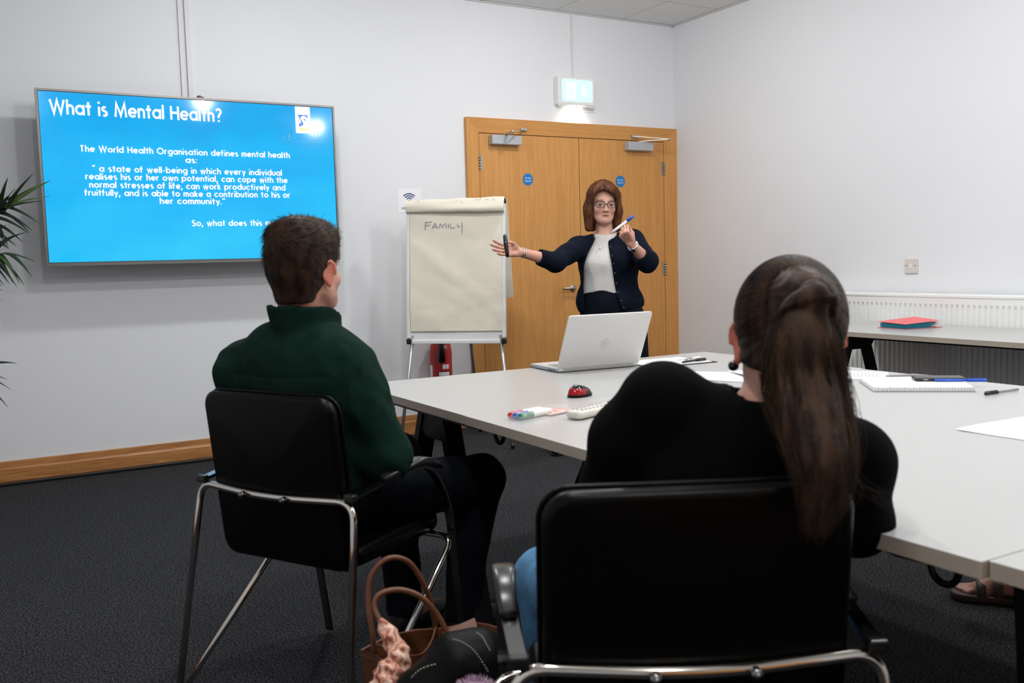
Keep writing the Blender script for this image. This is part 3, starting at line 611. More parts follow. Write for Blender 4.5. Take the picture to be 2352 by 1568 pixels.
MB().prism([(-.13, .704), (-.10, .64), (-.06, .612), (-.01, .603), (.05, .606), (.13, .62), (.16, .704)], -.05, .05, lambda p, q, z: (-3.40-ox+z, -4.73-oy-p, q)).build('cable_tray', M['black'], t)
cable_hook(far_table[0], -3.52-far_table[1], -3.385-far_table[2], .640)
# near table
t, ox, oy = table(-3.690, -2.085, -5.93, -5.054, 'white topped meeting table nearest the camera, only its far corner in view at the right', [((-3.60, -5.52, .70), (-3.60, -5.40, 0), 'y'), ((-3.50, -5.55, .70), (-3.50, -5.88, 0), 'y'), ((-2.22, -5.42, .70), (-2.22, -5.12, 0), 'y'), ((-2.22, -5.55, .70), (-2.22, -5.88, 0), 'y')])
MB().b2((-3.53-ox, -5.90-oy, .66), (-3.48-ox, -5.10-oy, .7045)).b2((-2.25-ox, -5.90-oy, .66), (-2.20-ox, -5.10-oy, .7045)).b2((-3.48-ox, -5.51-oy, .66), (-2.25-ox, -5.46-oy, .704)).build('under_frame', M['blackm'], t)
# side table by the radiator
t, ox, oy = table(-.83, -.137, -3.75, -1.975, 'white topped side table standing against the radiator', [((-.53, -2.16, .70), (-.78, -2.16, 0), 'x'), ((-.43, -2.16, .70), (-.19, -2.16, 0), 'x'), ((-.53, -3.57, .70), (-.78, -3.57, 0), 'x'), ((-.43, -3.57, .70), (-.19, -3.57, 0), 'x')])
for yy in (-2.16, -3.57): yoke(t, ox, oy, [(-.66, .705), (-.60, .62), (-.54, .60), (-.42, .60), (-.38, .62), (-.31, .705)], 'y', yy)
MB().b2((-.50-ox, -3.55-oy, .66), (-.45-ox, -2.18-oy, .704)).b2((-.80-ox, -2.19-oy, .675), (-.17-ox, -2.13-oy, .7045)).b2((-.80-ox, -3.60-oy, .675), (-.17-ox, -3.54-oy, .7045)).build('under_frame', M['blackm'], t)
# ================================================================== things on the tables
TZ = .7303
def rot_thing(name, x, y, deg, label, cat, group=None, z=TZ): return empty(name, (x, y, z), math.radians(deg), label, cat, group)
lp = rot_thing('laptop', -2.800, -2.890, -4.4, 'open silver laptop with its lid back towards the room', 'laptop'); lp.scale = (1.035, 1, 1)
MB().box((0, .118, .0085), (.345, .236, .013), .005).build('base', M['laptopd'], lp)
dk = MB().box((0, .118, .0155), (.335, .226, .0015), .0005).build('keyboard_deck', M['laptop'], lp)
mb = MB()
for r_ in range(5):
    for c_ in range(14): mb.box((-.145+c_*.0205+r_*.002, .05+r_*.0195, .0170), (.0165, .0155, .0018))
mb.build('keys', M['key'], dk, kind='stuff')
MB().box((0, .19, .0164), (.105, .062, .0006)).build('touchpad', M['laptopd'], dk)
mb = MB()
for k, xx in enumerate((.03, .05, .072)): mb.box((-.1727, xx, .0085), (.001, .012, .0045))
mb.build('side_ports', M['black'], lp)
for k in (-1, 1): MB().box((k*.14, .1, .001), (.03, .12, .002)).build('rubber_foot', M['black'], lp)
ld = math.radians(26); up = Vector((0, -math.sin(ld), math.cos(ld))); nrm = Vector((0, -math.cos(ld), -math.sin(ld)))
Rl = Matrix(((1, 0, 0), tuple(up), tuple(Vector((1, 0, 0)).cross(up)))).transposed()
lid = MB(); lid.slab(.352, .228, .006, .012, lambda p: tuple(Vector((0, .003, .015))+up*(.113+p[1])+Vector((p[0], 0, 0))+nrm*p[2]), edge=.45); lid = lid.build('lid', M['laptop'], lp)
MB().bar(Vector((-.15, .004, .015)), Vector((.15, .004, .015)), .012, .012).build('hinge', M['laptopd'], lp)
MB().box(tuple(Vector((0, .003, .015))+up*.115-nrm*.0035), (.325, .198, .001), 0, Rl).build('display', M['phone'], lid)
mb = MB(); c0 = Vector((.0, .003, .015))+up*.100+nrm*.0034
V, F = [], []; ribbon(V, F, arc(0, 0, .0185, .0185, 0, 360, 32), .0016)
for st in ([(-.009, -.009), (-.003, .012)], [(-.0055, .003), (-.001, .003), (-.003, -.008)], [(.001, .005), (-.003, -.014)], [(.001, .004), (.0065, .004), (.004, -.006), (-.001, -.006)]): ribbon(V, F, st, .0018)
mb.add([tuple(c0+Vector((p[0], 0, 0))+up*p[1]) for p in V], F); mb.build('round_emblem', M['satin'], lid)
# mouse
ms = rot_thing('computer_mouse', -3.247, -3.415, 20, 'small black and red wireless computer mouse', 'computer mouse')
V = []; F = []; nu, nv = 28, 12
def mouse_pt(u, v):
    a = 2*math.pi*u; rr = math.sin(math.pi/2*v); x = .049*math.cos(a)*rr; wdt = .030-.0045*math.cos(a*1)**2*0-.004*math.exp(-((x+.0)/.02)**2); y = wdt*math.sin(a)*rr
    z = .034*math.cos(math.pi/2*v)**.75*(1-.25*(x/.049))-.002
    return (x, y, max(z, 0)+.003)
for j in range(nv+1):
    for i in range(nu): V.append(mouse_pt(i/nu, .03+.97*j/nv))
top = [f for j in range(nv) for f in [tuple((j*nu+i, (j+1)*nu+i, (j+1)*nu+(i+1) % nu, j*nu+(i+1) % nu)) for i in range(nu)]]
sh = MB(); upr = [f for k, f in enumerate(top) if (k//nu) < 7]; low = [f for k, f in enumerate(top) if (k//nu) >= 7]
red_ = [f for f in low if abs(np.mean([V[q][0] for q in f])) > -.1 and not (np.mean([V[q][0] for q in f]) > .005 and np.mean([V[q][1] for q in f]) < 0)]
blk_ = [f for f in low if f not in red_]
sh.add(V, upr+[tuple(range(nu))], 0, True); sh.add(V, red_, 1, True); sh.add(V, blk_, 0, True)
sh.build('shell', [mat('gloss_black', (.004, .004, .005), .08), mat('gloss_red', (.30, .004, .006), .1)], ms)
MB().prism([(.05*math.cos(a*.2618), .031*math.sin(a*.2618)) for a in range(24)], 0, .008).build('base', M['blackm'], ms)
MB().cyl((-.022, -.004, .033), (-.022, .004, .033), .008, 16).build('scroll_wheel', M['key'], ms)
# pack of whiteboard markers
pk = rot_thing('marker_pack', -3.535, -3.650, 17, 'clear packet of whiteboard markers with red, blue and green caps', 'pen packet')
cols = [('red', 'redp'), ('blue', 'blue'), ('green', 'green'), ('black', 'black')]
for k, (cn, cm) in enumerate(cols):
    yy = .030-.0185*k if k < 3 else -.026
    if k == 3: continue
    MB().lathe([(.0005, -.095), (.0075, -.094), (.0085, -.09), (.0088, -.045), (.0085, -.044)], n=18).build('marker_cap', M[cm], pk)
    o = pk.children[-1] if False else bpy.data.objects[[q.name for q in bpy.data.objects if q.name.startswith('marker_cap')][-1]]
    o.location = (0, yy, .0105); o.rotation_euler = (0, math.pi/2, 0); tag(o, cn+' marker cap')
    b_ = MB().lathe([(.0080, -.044), (.0082, .020), (.0075, .03), (.0005, .031)], n=18).build('marker_barrel', M['white'], pk); b_.location = (0, yy, .0105); b_.rotation_euler = (0, math.pi/2, 0)
mb = MB()
V = []; nx, ny = 20, 10
for i in range(nx+1):
    for j in range(ny+1):
        x = -.108+.216*i/nx; y = -.036+.082*j/ny; e = min(1, (nx/2-abs(i-nx/2))/2.5)*min(1, (ny/2-abs(j-ny/2))/1.6); V.append((x, y, .0015+.0205*e+.0012*math.sin(60*x+90*y)*e))
mb.add(V, [(i*(ny+1)+j, (i+1)*(ny+1)+j, (i+1)*(ny+1)+j+1, i*(ny+1)+j+1) for i in range(nx) for j in range(ny)], 0, True); 
clr = bpy.data.materials.new('clear_film'); clr.use_nodes = True; q = clr.node_tree.nodes['Principled BSDF']; q.inputs['Roughness'].default_value = .08; q.inputs['Alpha'].default_value = .16; q.inputs['Base Color'].default_value = (.9, .9, .9, 1)
mb.build('clear_sleeve', clr, pk)
mb = MB().box((.055, .005, .0035), (.10, .07, .001)); mb.build('printed_card', mat('card_print', (.62, .50, .42), .5, var=(40, .5, (1, 1, 1), (.5, .05, .04))), pk)
# remote
rm = rot_thing('remote_control', -3.415, -3.735, 18, 'off-white remote control beside the pen packet', 'remote control')
MB().slab(.20, .052, .022, .014, lambda p: (p[0], p[1], p[2]+.0125+.002*math.cos(p[0]*14)), edge=.42).build('body', mat('remote_cream', (.66, .63, .56), .4), rm)
mb = MB()
for i in range(8):
    for j in range(3): mb.box((-.075+i*.017, -.014+j*.014, .0245), (.009, .006, .003), .001)
mb.build('buttons', M['key'], rm, kind='stuff'); MB().cyl((.078, .01, .022), (.078, .01, .0265), .005, 14).build('power_button', M['redp'], rm)
# clipboard
cb = rot_thing('clipboard', -2.455, -2.885, -3, 'black clipboard with white paper lying beside the laptop', 'clipboard')
MB().box((0, 0, .0015), (.31, .225, .003), .001).build('board', M['black'], cb); MB().box((-.012, .0, .0045), (.285, .212, .003)).build('paper_sheets', M['paper'], cb)
mb = MB().box((.085, -.055, .008), (.09, .022, .004), .001, Matrix.Rotation(.1, 3, 'Z')); mb.cyl((.05, -.055, .011), (.125, -.050, .011), .004, 10); mb.build('clip', M['steel'], cb)
def pen(name, x, y, deg, z, barrel, cap, label, L=.145, group=None):
    t = rot_thing(name, x, y, deg, label, 'pen', group, z); r = .0042
    MB().tube([(-L/2, 0, r+.001), (L*.14, 0, r+.001)], .0038, 12).build('barrel', barrel, t)
    MB().tube([(L*.12, 0, r+.001), (L*.47, 0, r+.001), (L*.5, 0, r+.001)], [.0052, .0050, .002], 12).box((L*.30, 0, r*2+.002), (L*.34, .003, .002)).build('cap', cap, t)
    return t
pen('pen', -2.40, -2.975, 8, TZ+.006, M['black'], M['black'], 'black pen lying across the front edge of the clipboard', .14)
pen('pen', -2.395, -2.940, 5, TZ+.010, M['silver'], M['white'], 'silver pen tucked under the clip of the clipboard', .13)
# loose printed papers
def paper(x, y, deg, label, w_=.21, h_=.297, z=TZ, lines=True, seed=0):
    t = rot_thing('paper_sheet', x, y, deg, label, 'paper', None, z); rg = np.random.default_rng(seed); nx = 8; ny = 10; V = []
    for i in range(nx+1):
        for j in range(ny+1):
            X = -w_/2+w_*i/nx; Y = -h_/2+h_*j/ny; V.append((X, Y, .001+.004*max(0, math.sin(3*i/nx+seed)*math.sin(2.4*j/ny+seed*2))**2))
    MB().add(V, [(i*(ny+1)+j, (i+1)*(ny+1)+j, (i+1)*(ny+1)+j+1, i*(ny+1)+j+1) for i in range(nx) for j in range(ny)], 0, True).build('sheet', M['paper'], t)
    if lines:
        mb = MB(); yy = h_/2-.03
        while yy > -h_/2+.03:
            L_ = w_*(.55+.25*rg.random()); mb.add([(-w_/2+.02, yy, .0062), (-w_/2+.02+L_, yy, .0062), (-w_/2+.02+L_, yy-.0025, .0062), (-w_/2+.02, yy-.0025, .0062)], [(0, 1, 2, 3)]); yy -= .012+.006*(rg.random() > .7)
        mb.build('printed_lines', mat('print_grey', (.35, .36, .42), .6), t)
paper(-2.62, -3.33, 25, 'printed sheet of paper on the table beyond the ponytailed woman\'s shoulder', seed=2)
paper(-2.47, -3.46, -20, 'printed sheet of paper overlapping another beyond the woman\'s neck', z=TZ+.006, seed=5)
paper(-2.28, -3.60, 40, 'white sheet of paper on the table behind the notebook', seed=8, z=TZ)
paper(-2.730, -4.546, 1.5, 'white sheet of paper with a corner pointing left on the near right tabletop', w_=.297, h_=.21, seed=4)
nb = rot_thing('notebook', -2.333, -3.925, -40.5, 'white spiral bound notebook lying open on the table', 'notebook')
MB().box((0, 0, .0075), (.285, .235, .013), .001).build('pages', M['paper'], nb); MB().box((0, 0, .0007), (.290, .24, .0014)).build('back_cover', M['key'], nb)
mb = MB()
for k in range(34):
    xx = -.138+k*.00836; mb.tube([(xx, -.116+.0075*math.cos(math.radians(a)), .0085+.0075*math.sin(math.radians(a))) for a in range(0, 361, 40)], .0009, 5)
mb.build('spiral_binding', M['silver'], nb, kind='stuff')
mb = MB(); flat = [(-.05, .02, .0143)]
ph = rot_thing('mobile_phone', -2.245, -3.945, -42, 'black mobile phone lying on the notebook', 'phone', z=TZ+.0145)
MB().slab(.150, .072, .010, .010, lambda p: (p[0], p[1], p[2]+.0055), edge=.4).build('case', M['black'], ph); MB().box((0, 0, .0108), (.140, .064, .0006)).build('screen', M['phone'], ph)
MB().box((-.045, -.0368, .006), (.014, .001, .004)).build('side_buttons', M['key'], ph)
pen('pen', -2.236, -4.016, -44, TZ+.0150, M['blue'], M['blue'], 'bright blue pen lying on the spiral edge of the notebook', .15)
pen('pen', -2.272, -4.171, -183, TZ, M['key'], M['black'], 'black capped pen lying alone right of the notebook', .15)
gl = rot_thing('pen', -2.155, -3.79, -38, 'thin grey pen lying behind the notebook', 'pen'); MB().tube([(-.09, 0, .006), (.0, 0, .009), (.05, 0, .006)], [.003, .004, .002], 10).build('barrel', M['key'], gl)
# coral expanding folder on the side table
fo = rot_thing('expanding_folder', -.400, -2.45, -8, 'coral and teal expanding file folder stuffed with papers on the side table', 'folder'); fo.scale = (.80, .85, .74)
MB().box((0, 0, .002), (.33, .24, .003)).build('bottom_cover', M['coral'], fo)
for k in range(6): MB().add([(-.16, -.118+.003*(k % 2), .005+k*.0055), (.07, -.118+.003*(k % 2), .005+k*.0075), (.07, .10, .005+k*.0085), (-.16, .10, .005+k*.006), (-.16, -.118+.003*(k % 2), .0085+k*.0055), (.07, -.118+.003*(k % 2), .010+k*.0075), (.07, .10, .010+k*.0085), (-.16, .10, .009+k*.006)], [(3, 2, 1, 0), (4, 5, 6, 7), (0, 1, 5, 4), (1, 2, 6, 5), (2, 3, 7, 6), (3, 0, 4, 7)]).build('pleat', M['teal'], fo)
for k in range(5): MB().add([(-.10, -.10, .008+k*.006), (.13+.012*k, -.105+.004*k, .008+k*.0075), (.15+.008*k, .09, .008+k*.0085), (-.10, .09, .009+k*.0065), (-.10, -.10, .0095+k*.006), (.13+.012*k, -.105+.004*k, .0095+k*.0075), (.15+.008*k, .09, .0095+k*.0085), (-.10, .09, .0105+k*.0065)], [(3, 2, 1, 0), (4, 5, 6, 7), (0, 1, 5, 4), (1, 2, 6, 5), (2, 3, 7, 6), (3, 0, 4, 7)]).build('paper', M['paper'] if k % 2 else M['key'], fo)
MB().add([(-.165, -.12, .038), (.14, -.12, .052), (.175, .12, .064), (-.165, .12, .046), (-.165, -.12, .040), (.14, -.12, .054), (.175, .12, .066), (-.165, .12, .048)], [(3, 2, 1, 0), (4, 5, 6, 7), (0, 1, 5, 4), (1, 2, 6, 5), (2, 3, 7, 6), (3, 0, 4, 7)]).build('top_cover', M['coral'], fo)
# ================================================================== chairs
def make_chair(x, y, deg, label):
    c = empty('conference_chair', (x, y, 0), -math.radians(deg), label, 'chair', None)
    R0 = .0095
    # back shell and seat cushion
    def back(p):
        s = (p[1]+.2225)/.445; return (p[0], -.158-.052*s-p[2]+.02*(p[0]/.22)**2*.8, .395+p[1]+.2225)
    MB().slab(.438, .445, .040, .045, back, edge=.40, crown=1.25, rings=7).build('backrest', M['leather'], c)
    o = [(cx_+.045*math.cos(a), cy_+.045*math.sin(a)) for cx_, cy_, a0 in ((.174, .1775, 0), (-.174, .1775, math.pi/2), (-.174, -.1775, math.pi), (.174, -.1775, 1.5*math.pi)) for a in np.linspace(a0, a0+math.pi/2, 7)]
    MB().tube([back((a*1.012, b_*1.006, -.012)) for a, b_ in o], .0042, 8, closed=True).build('piping', M['leather'], c)
    def seat(p): s = (p[1]+.20)/.40; return (p[0], .045+p[1], .428+p[2]+.01*s-.012*math.sin(math.pi*s))
    MB().slab(.438, .40, .052, .05, seat, edge=.42, crown=1.15, rings=7).build('seat', M['leather'], c)
    # chrome rear hoop with the crossbar behind the backrest
    P = fillet([(-.296, -.279, .010), (-.262, -.188, .587), (0, -.222, .580), (.262, -.188, .587), (.296, -.279, .010)], [0, .05, .12, .05, 0], 9)
    fr = MB().tube(P, R0, 14).build('rear_frame', M['chrome'], c)
    for s in (-1, 1): MB().cyl((s*.07, -.236, .5815), (s*.07, -.222, .5815), .0085, 14).cyl((s*.07, -.239, .5815), (s*.07, -.235, .5815), .005, 6).build('bolt', M['dchrome'], fr)
    P = fillet([(-.298, -.279, .012), (-.285, .19, .405), (.285, .19, .405), (.298, -.279, .012)], .05, 9)
    MB().tube(P, R0*.95, 14).build('front_brace', M['chrome'], c)
    for s in (-1, 1): MB().lathe([(.0005, .0), (.014, .0), (.014, .012), (.011, .018), (.0005, .018)], (s*.297, -.279, 0), 16).build('foot_glide', M['black'], c)
    for s in (-1, 1):
        P = fillet([(s*.255, -.185, .598), (s*.262, -.06, .614), (s*.264, .115, .628), (s*.262, .205, .50), (s*.258, .278, .012)], [0, .03, .07, .12, 0], 9)
        mb = MB(); n = len(P); V = []
        for k in range(n):
            t_ = P[min(k+1, n-1)]-P[max(k-1, 0)]; t_ /= np.linalg.norm(t_); nn = np.array([0, -t_[2], t_[1]])
            for dx, dn in ((-.012, -.004), (.012, -.004), (.012, .004), (-.012, .004)): V.append(P[k]+np.array([dx, 0, 0])+nn*dn)
        mb.add(V, [(k*4+j, k*4+(j+1) % 4, (k+1)*4+(j+1) % 4, (k+1)*4+j) for k in range(n-1) for j in range(4)]+[(0, 1, 2, 3), (4*n-1, 4*n-2, 4*n-3, 4*n-4)], 0)
        af = mb.build('arm_frame', M['dchrome'], c)
        MB().box((s*.255, -.192, .598), (.03, .02, .020), .004).build('arm_clamp', M['black'], af)
        Q = fillet([(s*.263, -.075, .622), (s*.264, .09, .640), (s*.263, .165, .605)], [0, .06, 0], 8); V = []; n = len(Q)
        for k in range(n):
            t_ = Q[min(k+1, n-1)]-Q[max(k-1, 0)]; t_ /= np.linalg.norm(t_); nn = np.array([0, -t_[2], t_[1]]); e_ = 1-.35*(1-min(1, min(k, n-1-k)/1.5))
            for a in range(14):
                al = 2*math.pi*a/14; cx = abs(math.cos(al))**.5*np.sign(math.cos(al)); sx_ = abs(math.sin(al))**.5*np.sign(math.sin(al))
                V.append(Q[k]+np.array([.0215*cx*e_, 0, 0])+nn*(.0115*sx_*e_))
        MB().add(V, [(k*14+j, k*14+(j+1) % 14, (k+1)*14+(j+1) % 14, (k+1)*14+j) for k in range(n-1) for j in range(14)]+[tuple(range(14))[::-1], tuple(range((n-1)*14, n*14))], 0, True).build('arm_pad', mat('arm_pad_plastic', (.012, .012, .012), .28) if 'arm_pad_plastic' not in bpy.data.materials else bpy.data.materials['arm_pad_plastic'], c)
    return c
chair_man = make_chair(-4.068, -3.389, 60.6, 'black leather chair with chrome frame holding the man in the green fleece')
chair_woman = make_chair(-3.926, -4.664, 27.1, 'black leather chair in the foreground holding the ponytailed woman')
make_chair(-1.62, -4.45, -50, 'black leather chair across the table holding the person in sandals')
# ================================================================== implicit-surface modeller for bodies, clothes, hair, bags
def V3(*a): return np.array(a, float)
def unit(v): v = np.array(v, float); return v/(np.linalg.norm(v)+1e-12)
BIG = .5
def smin(a, b, k):
    if k <= 0: return np.minimum(a, b)
    h = np.clip(.5+.5*(b-a)/k, 0, 1); return b*(1-h)+a*h-k*h*(1-h)
def cap(a, b, ra, rb=None, ax=None, fl=1.0):
    """tapered capsule; ax+fl: thinner (fl<1) along axis ax"""
    a = np.array(a, float); b = np.array(b, float); rb = ra if rb is None else rb; R_ = max(ra, rb)*max(1, fl if ax is not None else 1)
    lo = np.minimum(a, b)-R_; hi = np.maximum(a, b)+R_; axv = unit(ax) if ax is not None else None
    def f(P):
        d = P-a; ba = b-a; L2 = ba@ba+1e-12; t = np.clip(d@ba/L2, 0, 1); q = d-t[:, None]*ba; s_ = 1
        if axv is not None:
            c = q@axv; q = q+np.outer(c*(1/fl-1), axv); s_ = 1
        r = ra+(rb-ra)*t; return (np.linalg.norm(q, axis=1)-r)*(.5*(1+min(1, fl)) if axv is not None else 1)
    return f, lo, hi
def ell(c, r, R=None):
    c = np.array(c, float); r = np.array(r, float); m_ = max(r); 
    if R is not None: R = np.array(R)
    def f(P):
        q = P-c
        if R is not None: q = q@R          # columns of R are local axes
        k0 = np.linalg.norm(q/r, axis=1); k1 = np.linalg.norm(q/(r*r), axis=1)+1e-9
        return k0*(k0-1)/k1
    return f, c-m_, c+m_
def rbox(c, h, rr, R=None):
    c = np.array(c, float); h = np.array(h, float); m_ = np.linalg.norm(h)+rr
    def f(P):
        q = P-c
        if R is not None: q = q@np.array(R)
        q = np.abs(q)-h+rr; return np.linalg.norm(np.maximum(q, 0), axis=1)+np.minimum(q.max(1), 0)-rr
    return f, c-m_, c+m_
class Sdf:
    def __init__(s): s.ops = []
    def u(s, prim, k=.02): s.ops.append(('u', prim, k)); return s
    def sub(s, prim, k=.01): s.ops.append(('s', prim, k)); return s
    def chain(s, pts, rad, k=.02, ax=None, fl=1.0):
        for i in range(len(pts)-1): s.ops.append(('u', cap(pts[i], pts[i+1], rad[i], rad[i+1], ax, fl), k if i == 0 else max(k*.6, .004)))
        return s
    def grp(s, g, k=.02): s.ops.append(('g', g, k)); return s
    def fn(s, f): s.ops.append(('f', f, 0)); return s            # arbitrary d = f(P, d)
    def bounds(s):
        lo = np.full(3, 1e9); hi = -lo
        for t, p, k in s.ops:
            if t == 'u': lo = np.minimum(lo, p[1]); hi = np.maximum(hi, p[2])
            if t == 'g': a, b = p.bounds(); lo = np.minimum(lo, a); hi = np.maximum(hi, b)
        return lo, hi
    def __call__(s, P):
        d = np.full(len(P), BIG)
        for t, p, k in s.ops:
            if t == 'f': d = p(P, d); continue
            if t == 'g': d = smin(d, p(P), k); continue
            f, lo, hi = p; mg = .09+k; m_ = np.all((P > lo-mg) & (P < hi+mg), axis=1)
            if not m_.any(): continue
            e = f(P[m_]); d[m_] = smin(d[m_], e, k) if t == 'u' else -smin(-d[m_], e, k)
        return d
def surface(F, h=.005, lo=None, hi=None):
    """surface nets on sparse blocks -> verts, quads"""
    a, b = F.bounds(); a = a-.03 if lo is None else np.array(lo); b = b+.03 if hi is None else np.array(hi)
    B = 8; n = np.ceil((b-a)/(h*B)).astype(int)+1
    I = np.stack(np.meshgrid(*[np.arange(k) for k in n], indexing='ij'), -1).reshape(-1, 3)
    ctr = a+(I+.5)*B*h; keep = np.abs(F(ctr)) < B*h*.87+.03; I = I[keep]
    o = np.arange(B+1); off = np.stack(np.meshgrid(o, o, o, indexing='ij'), -1).reshape(-1, 3)
    NN = (n*B+3).astype(np.int64); Vs = []; IDs = []; Q = []
    def gid(c): return (c[..., 0]*NN[1]+c[..., 1])*NN[2]+c[..., 2]
    for s0 in range(0, len(I), 160):
        blk = I[s0:s0+160]; g = blk[:, None, :]*B+off[None]; P = a+g.reshape(-1, 3)*h
        D = F(P).reshape(len(blk), B+1, B+1, B+1); 
        S = D < 0; C = [D[:, i:B+i, j:B+j, k:B+k] for i in (0, 1) for j in (0, 1) for k in (0, 1)]; Sg = [c < 0 for c in C]
        cnt = sum(x.astype(np.int8) for x in Sg); act = (cnt > 0) & (cnt < 8)
        w_ = np.nonzero(act); 
        if len(w_[0]) == 0: continue
        cv = np.stack([c[w_] for c in C], 1); acc = np.zeros((len(cv), 3)); num = np.zeros(len(cv))
        crn = np.array([(i, j, k) for i in (0, 1) for j in (0, 1) for k in (0, 1)])
        for p in range(8):
            for q in range(p+1, 8):
                if np.abs(crn[p]-crn[q]).sum() != 1: continue
                x = (cv[:, p] < 0) != (cv[:, q] < 0); t = cv[:, p]/(cv[:, p]-cv[:, q]+1e-20)
                acc += np.where(x[:, None], crn[p]+t[:, None]*(crn[q]-crn[p]), 0); num += x
        cell = blk[w_[0]]*B+np.stack(w_[1:], 1); Vs.append(a+(cell+acc/num[:, None])*h); IDs.append(gid(cell+1))
        for ax in range(3):
            sl0 = [slice(None)]+[slice(0, B)]*3; sl1 = list(sl0); sl1[ax+1] = slice(1, B+1); A0 = S[tuple(sl0)]; A1 = S[tuple(sl1)]
            e = np.nonzero(A0 != A1)
            if len(e[0]) == 0: continue
            gp = blk[e[0]]*B+np.stack(e[1:], 1)+1; u_, v_ = (ax+1) % 3, (ax+2) % 3; du = np.zeros(3, int); dv = np.zeros(3, int); du[u_] = 1; dv[v_] = 1
            q4 = np.stack([gid(gp-du-dv), gid(gp-dv), gid(gp), gid(gp-du)], 1); fl = A1[e]; q4[fl] = q4[fl][:, ::-1]; Q.append(q4)
    Vt = np.concatenate(Vs); ID = np.concatenate(IDs); Qd = np.concatenate(Q); od = np.argsort(ID); sid = ID[od]
    pos = np.searchsorted(sid, Qd); pos = np.clip(pos, 0, len(sid)-1); ok = (sid[pos] == Qd).all(1); return Vt, od[pos[ok]]
def fast_mesh(name, V, Fq, smooth=True, k=4):
    me = bpy.data.meshes.new(name); V = np.asarray(V, np.float32); Fq = np.asarray(Fq, np.int32)
    me.vertices.add(len(V)); me.vertices.foreach_set('co', V.ravel()); me.loops.add(Fq.size); me.loops.foreach_set('vertex_index', Fq.ravel())
    me.polygons.add(len(Fq)); me.polygons.foreach_set('loop_start', np.arange(0, Fq.size, k, dtype=np.int32))
    me.polygons.foreach_set('use_smooth', np.full(len(Fq), smooth)); me.update(calc_edges=True); me.validate(); return me
def relax(V, Q, n=1, lam=.5):
    for _ in range(n):
        S = np.zeros_like(V); c = np.zeros(len(V))
        for i in range(4):
            j = (i+1) % 4; np.add.at(S, Q[:, i], V[Q[:, j]]); np.add.at(S, Q[:, j], V[Q[:, i]]); np.add.at(c, Q[:, i], 1); np.add.at(c, Q[:, j], 1)
        V = V+lam*(S/np.maximum(c, 1)[:, None]-V)
    return V
def skin_obj(name, F, h, mt, parent=None, colfn=None, rel=1, label=None, lo=None, hi=None, disp=None):
    V, Q = surface(F, h, lo, hi)
    if rel: V = relax(V, Q, rel)
    if disp is not None: V = disp(V)
    me = fast_mesh(name, V, Q); me.flip_normals() if False else None
    if colfn is not None:
        at_ = me.color_attributes.new('tint', 'FLOAT_COLOR', 'POINT'); c = np.ones((len(V), 4), np.float32); c[:, :3] = colfn(V); at_.data.foreach_set('color', c.ravel())
    o = link(name, me, mt, parent); return tag(o, label)
def vcmat(name, rough=.5, sss=.0, bump=None, sheen=0):
    m_ = mat(name, (.5, .5, .5), rough, bump=bump); nt = m_.node_tree; a_ = nt.nodes.new('ShaderNodeAttribute'); a_.attribute_name = 'tint'
    nt.links.new(a_.outputs['Color'], nt.nodes['Principled BSDF'].inputs['Base Color'])
    if sss: q = nt.nodes['Principled BSDF']; q.inputs['Subsurface Weight'].default_value = sss; q.inputs['Subsurface Radius'].default_value = (.012, .005, .003); q.inputs['Subsurface Scale'].default_value = 1
    return m_
SKIN = vcmat('skin', .48, .0, bump=(300, .12, .0006, 4))
def folds(seed, freq, amp, dirv=None, squash=1.0, n=7):
    rg = np.random.default_rng(seed); K = rg.normal(size=(n, 3)); K /= np.linalg.norm(K, axis=1)[:, None]
    if dirv is not None: dv = unit(dirv); K = K-(K@dv)[:, None]*dv*squash
    K *= freq*(.6+.8*rg.random(n))[:, None]; ph = rg.uniform(0, 6.28, n); W_ = rg.normal(size=(n, 3))*freq*.5
    def f(P):
        s = 0
        for k, p, w2 in zip(K, ph, W_): s = s+(1-np.abs(np.sin(P@k+p+.8*np.sin(P@w2+p*2))))-.36
        return s*amp/n*2
    return f
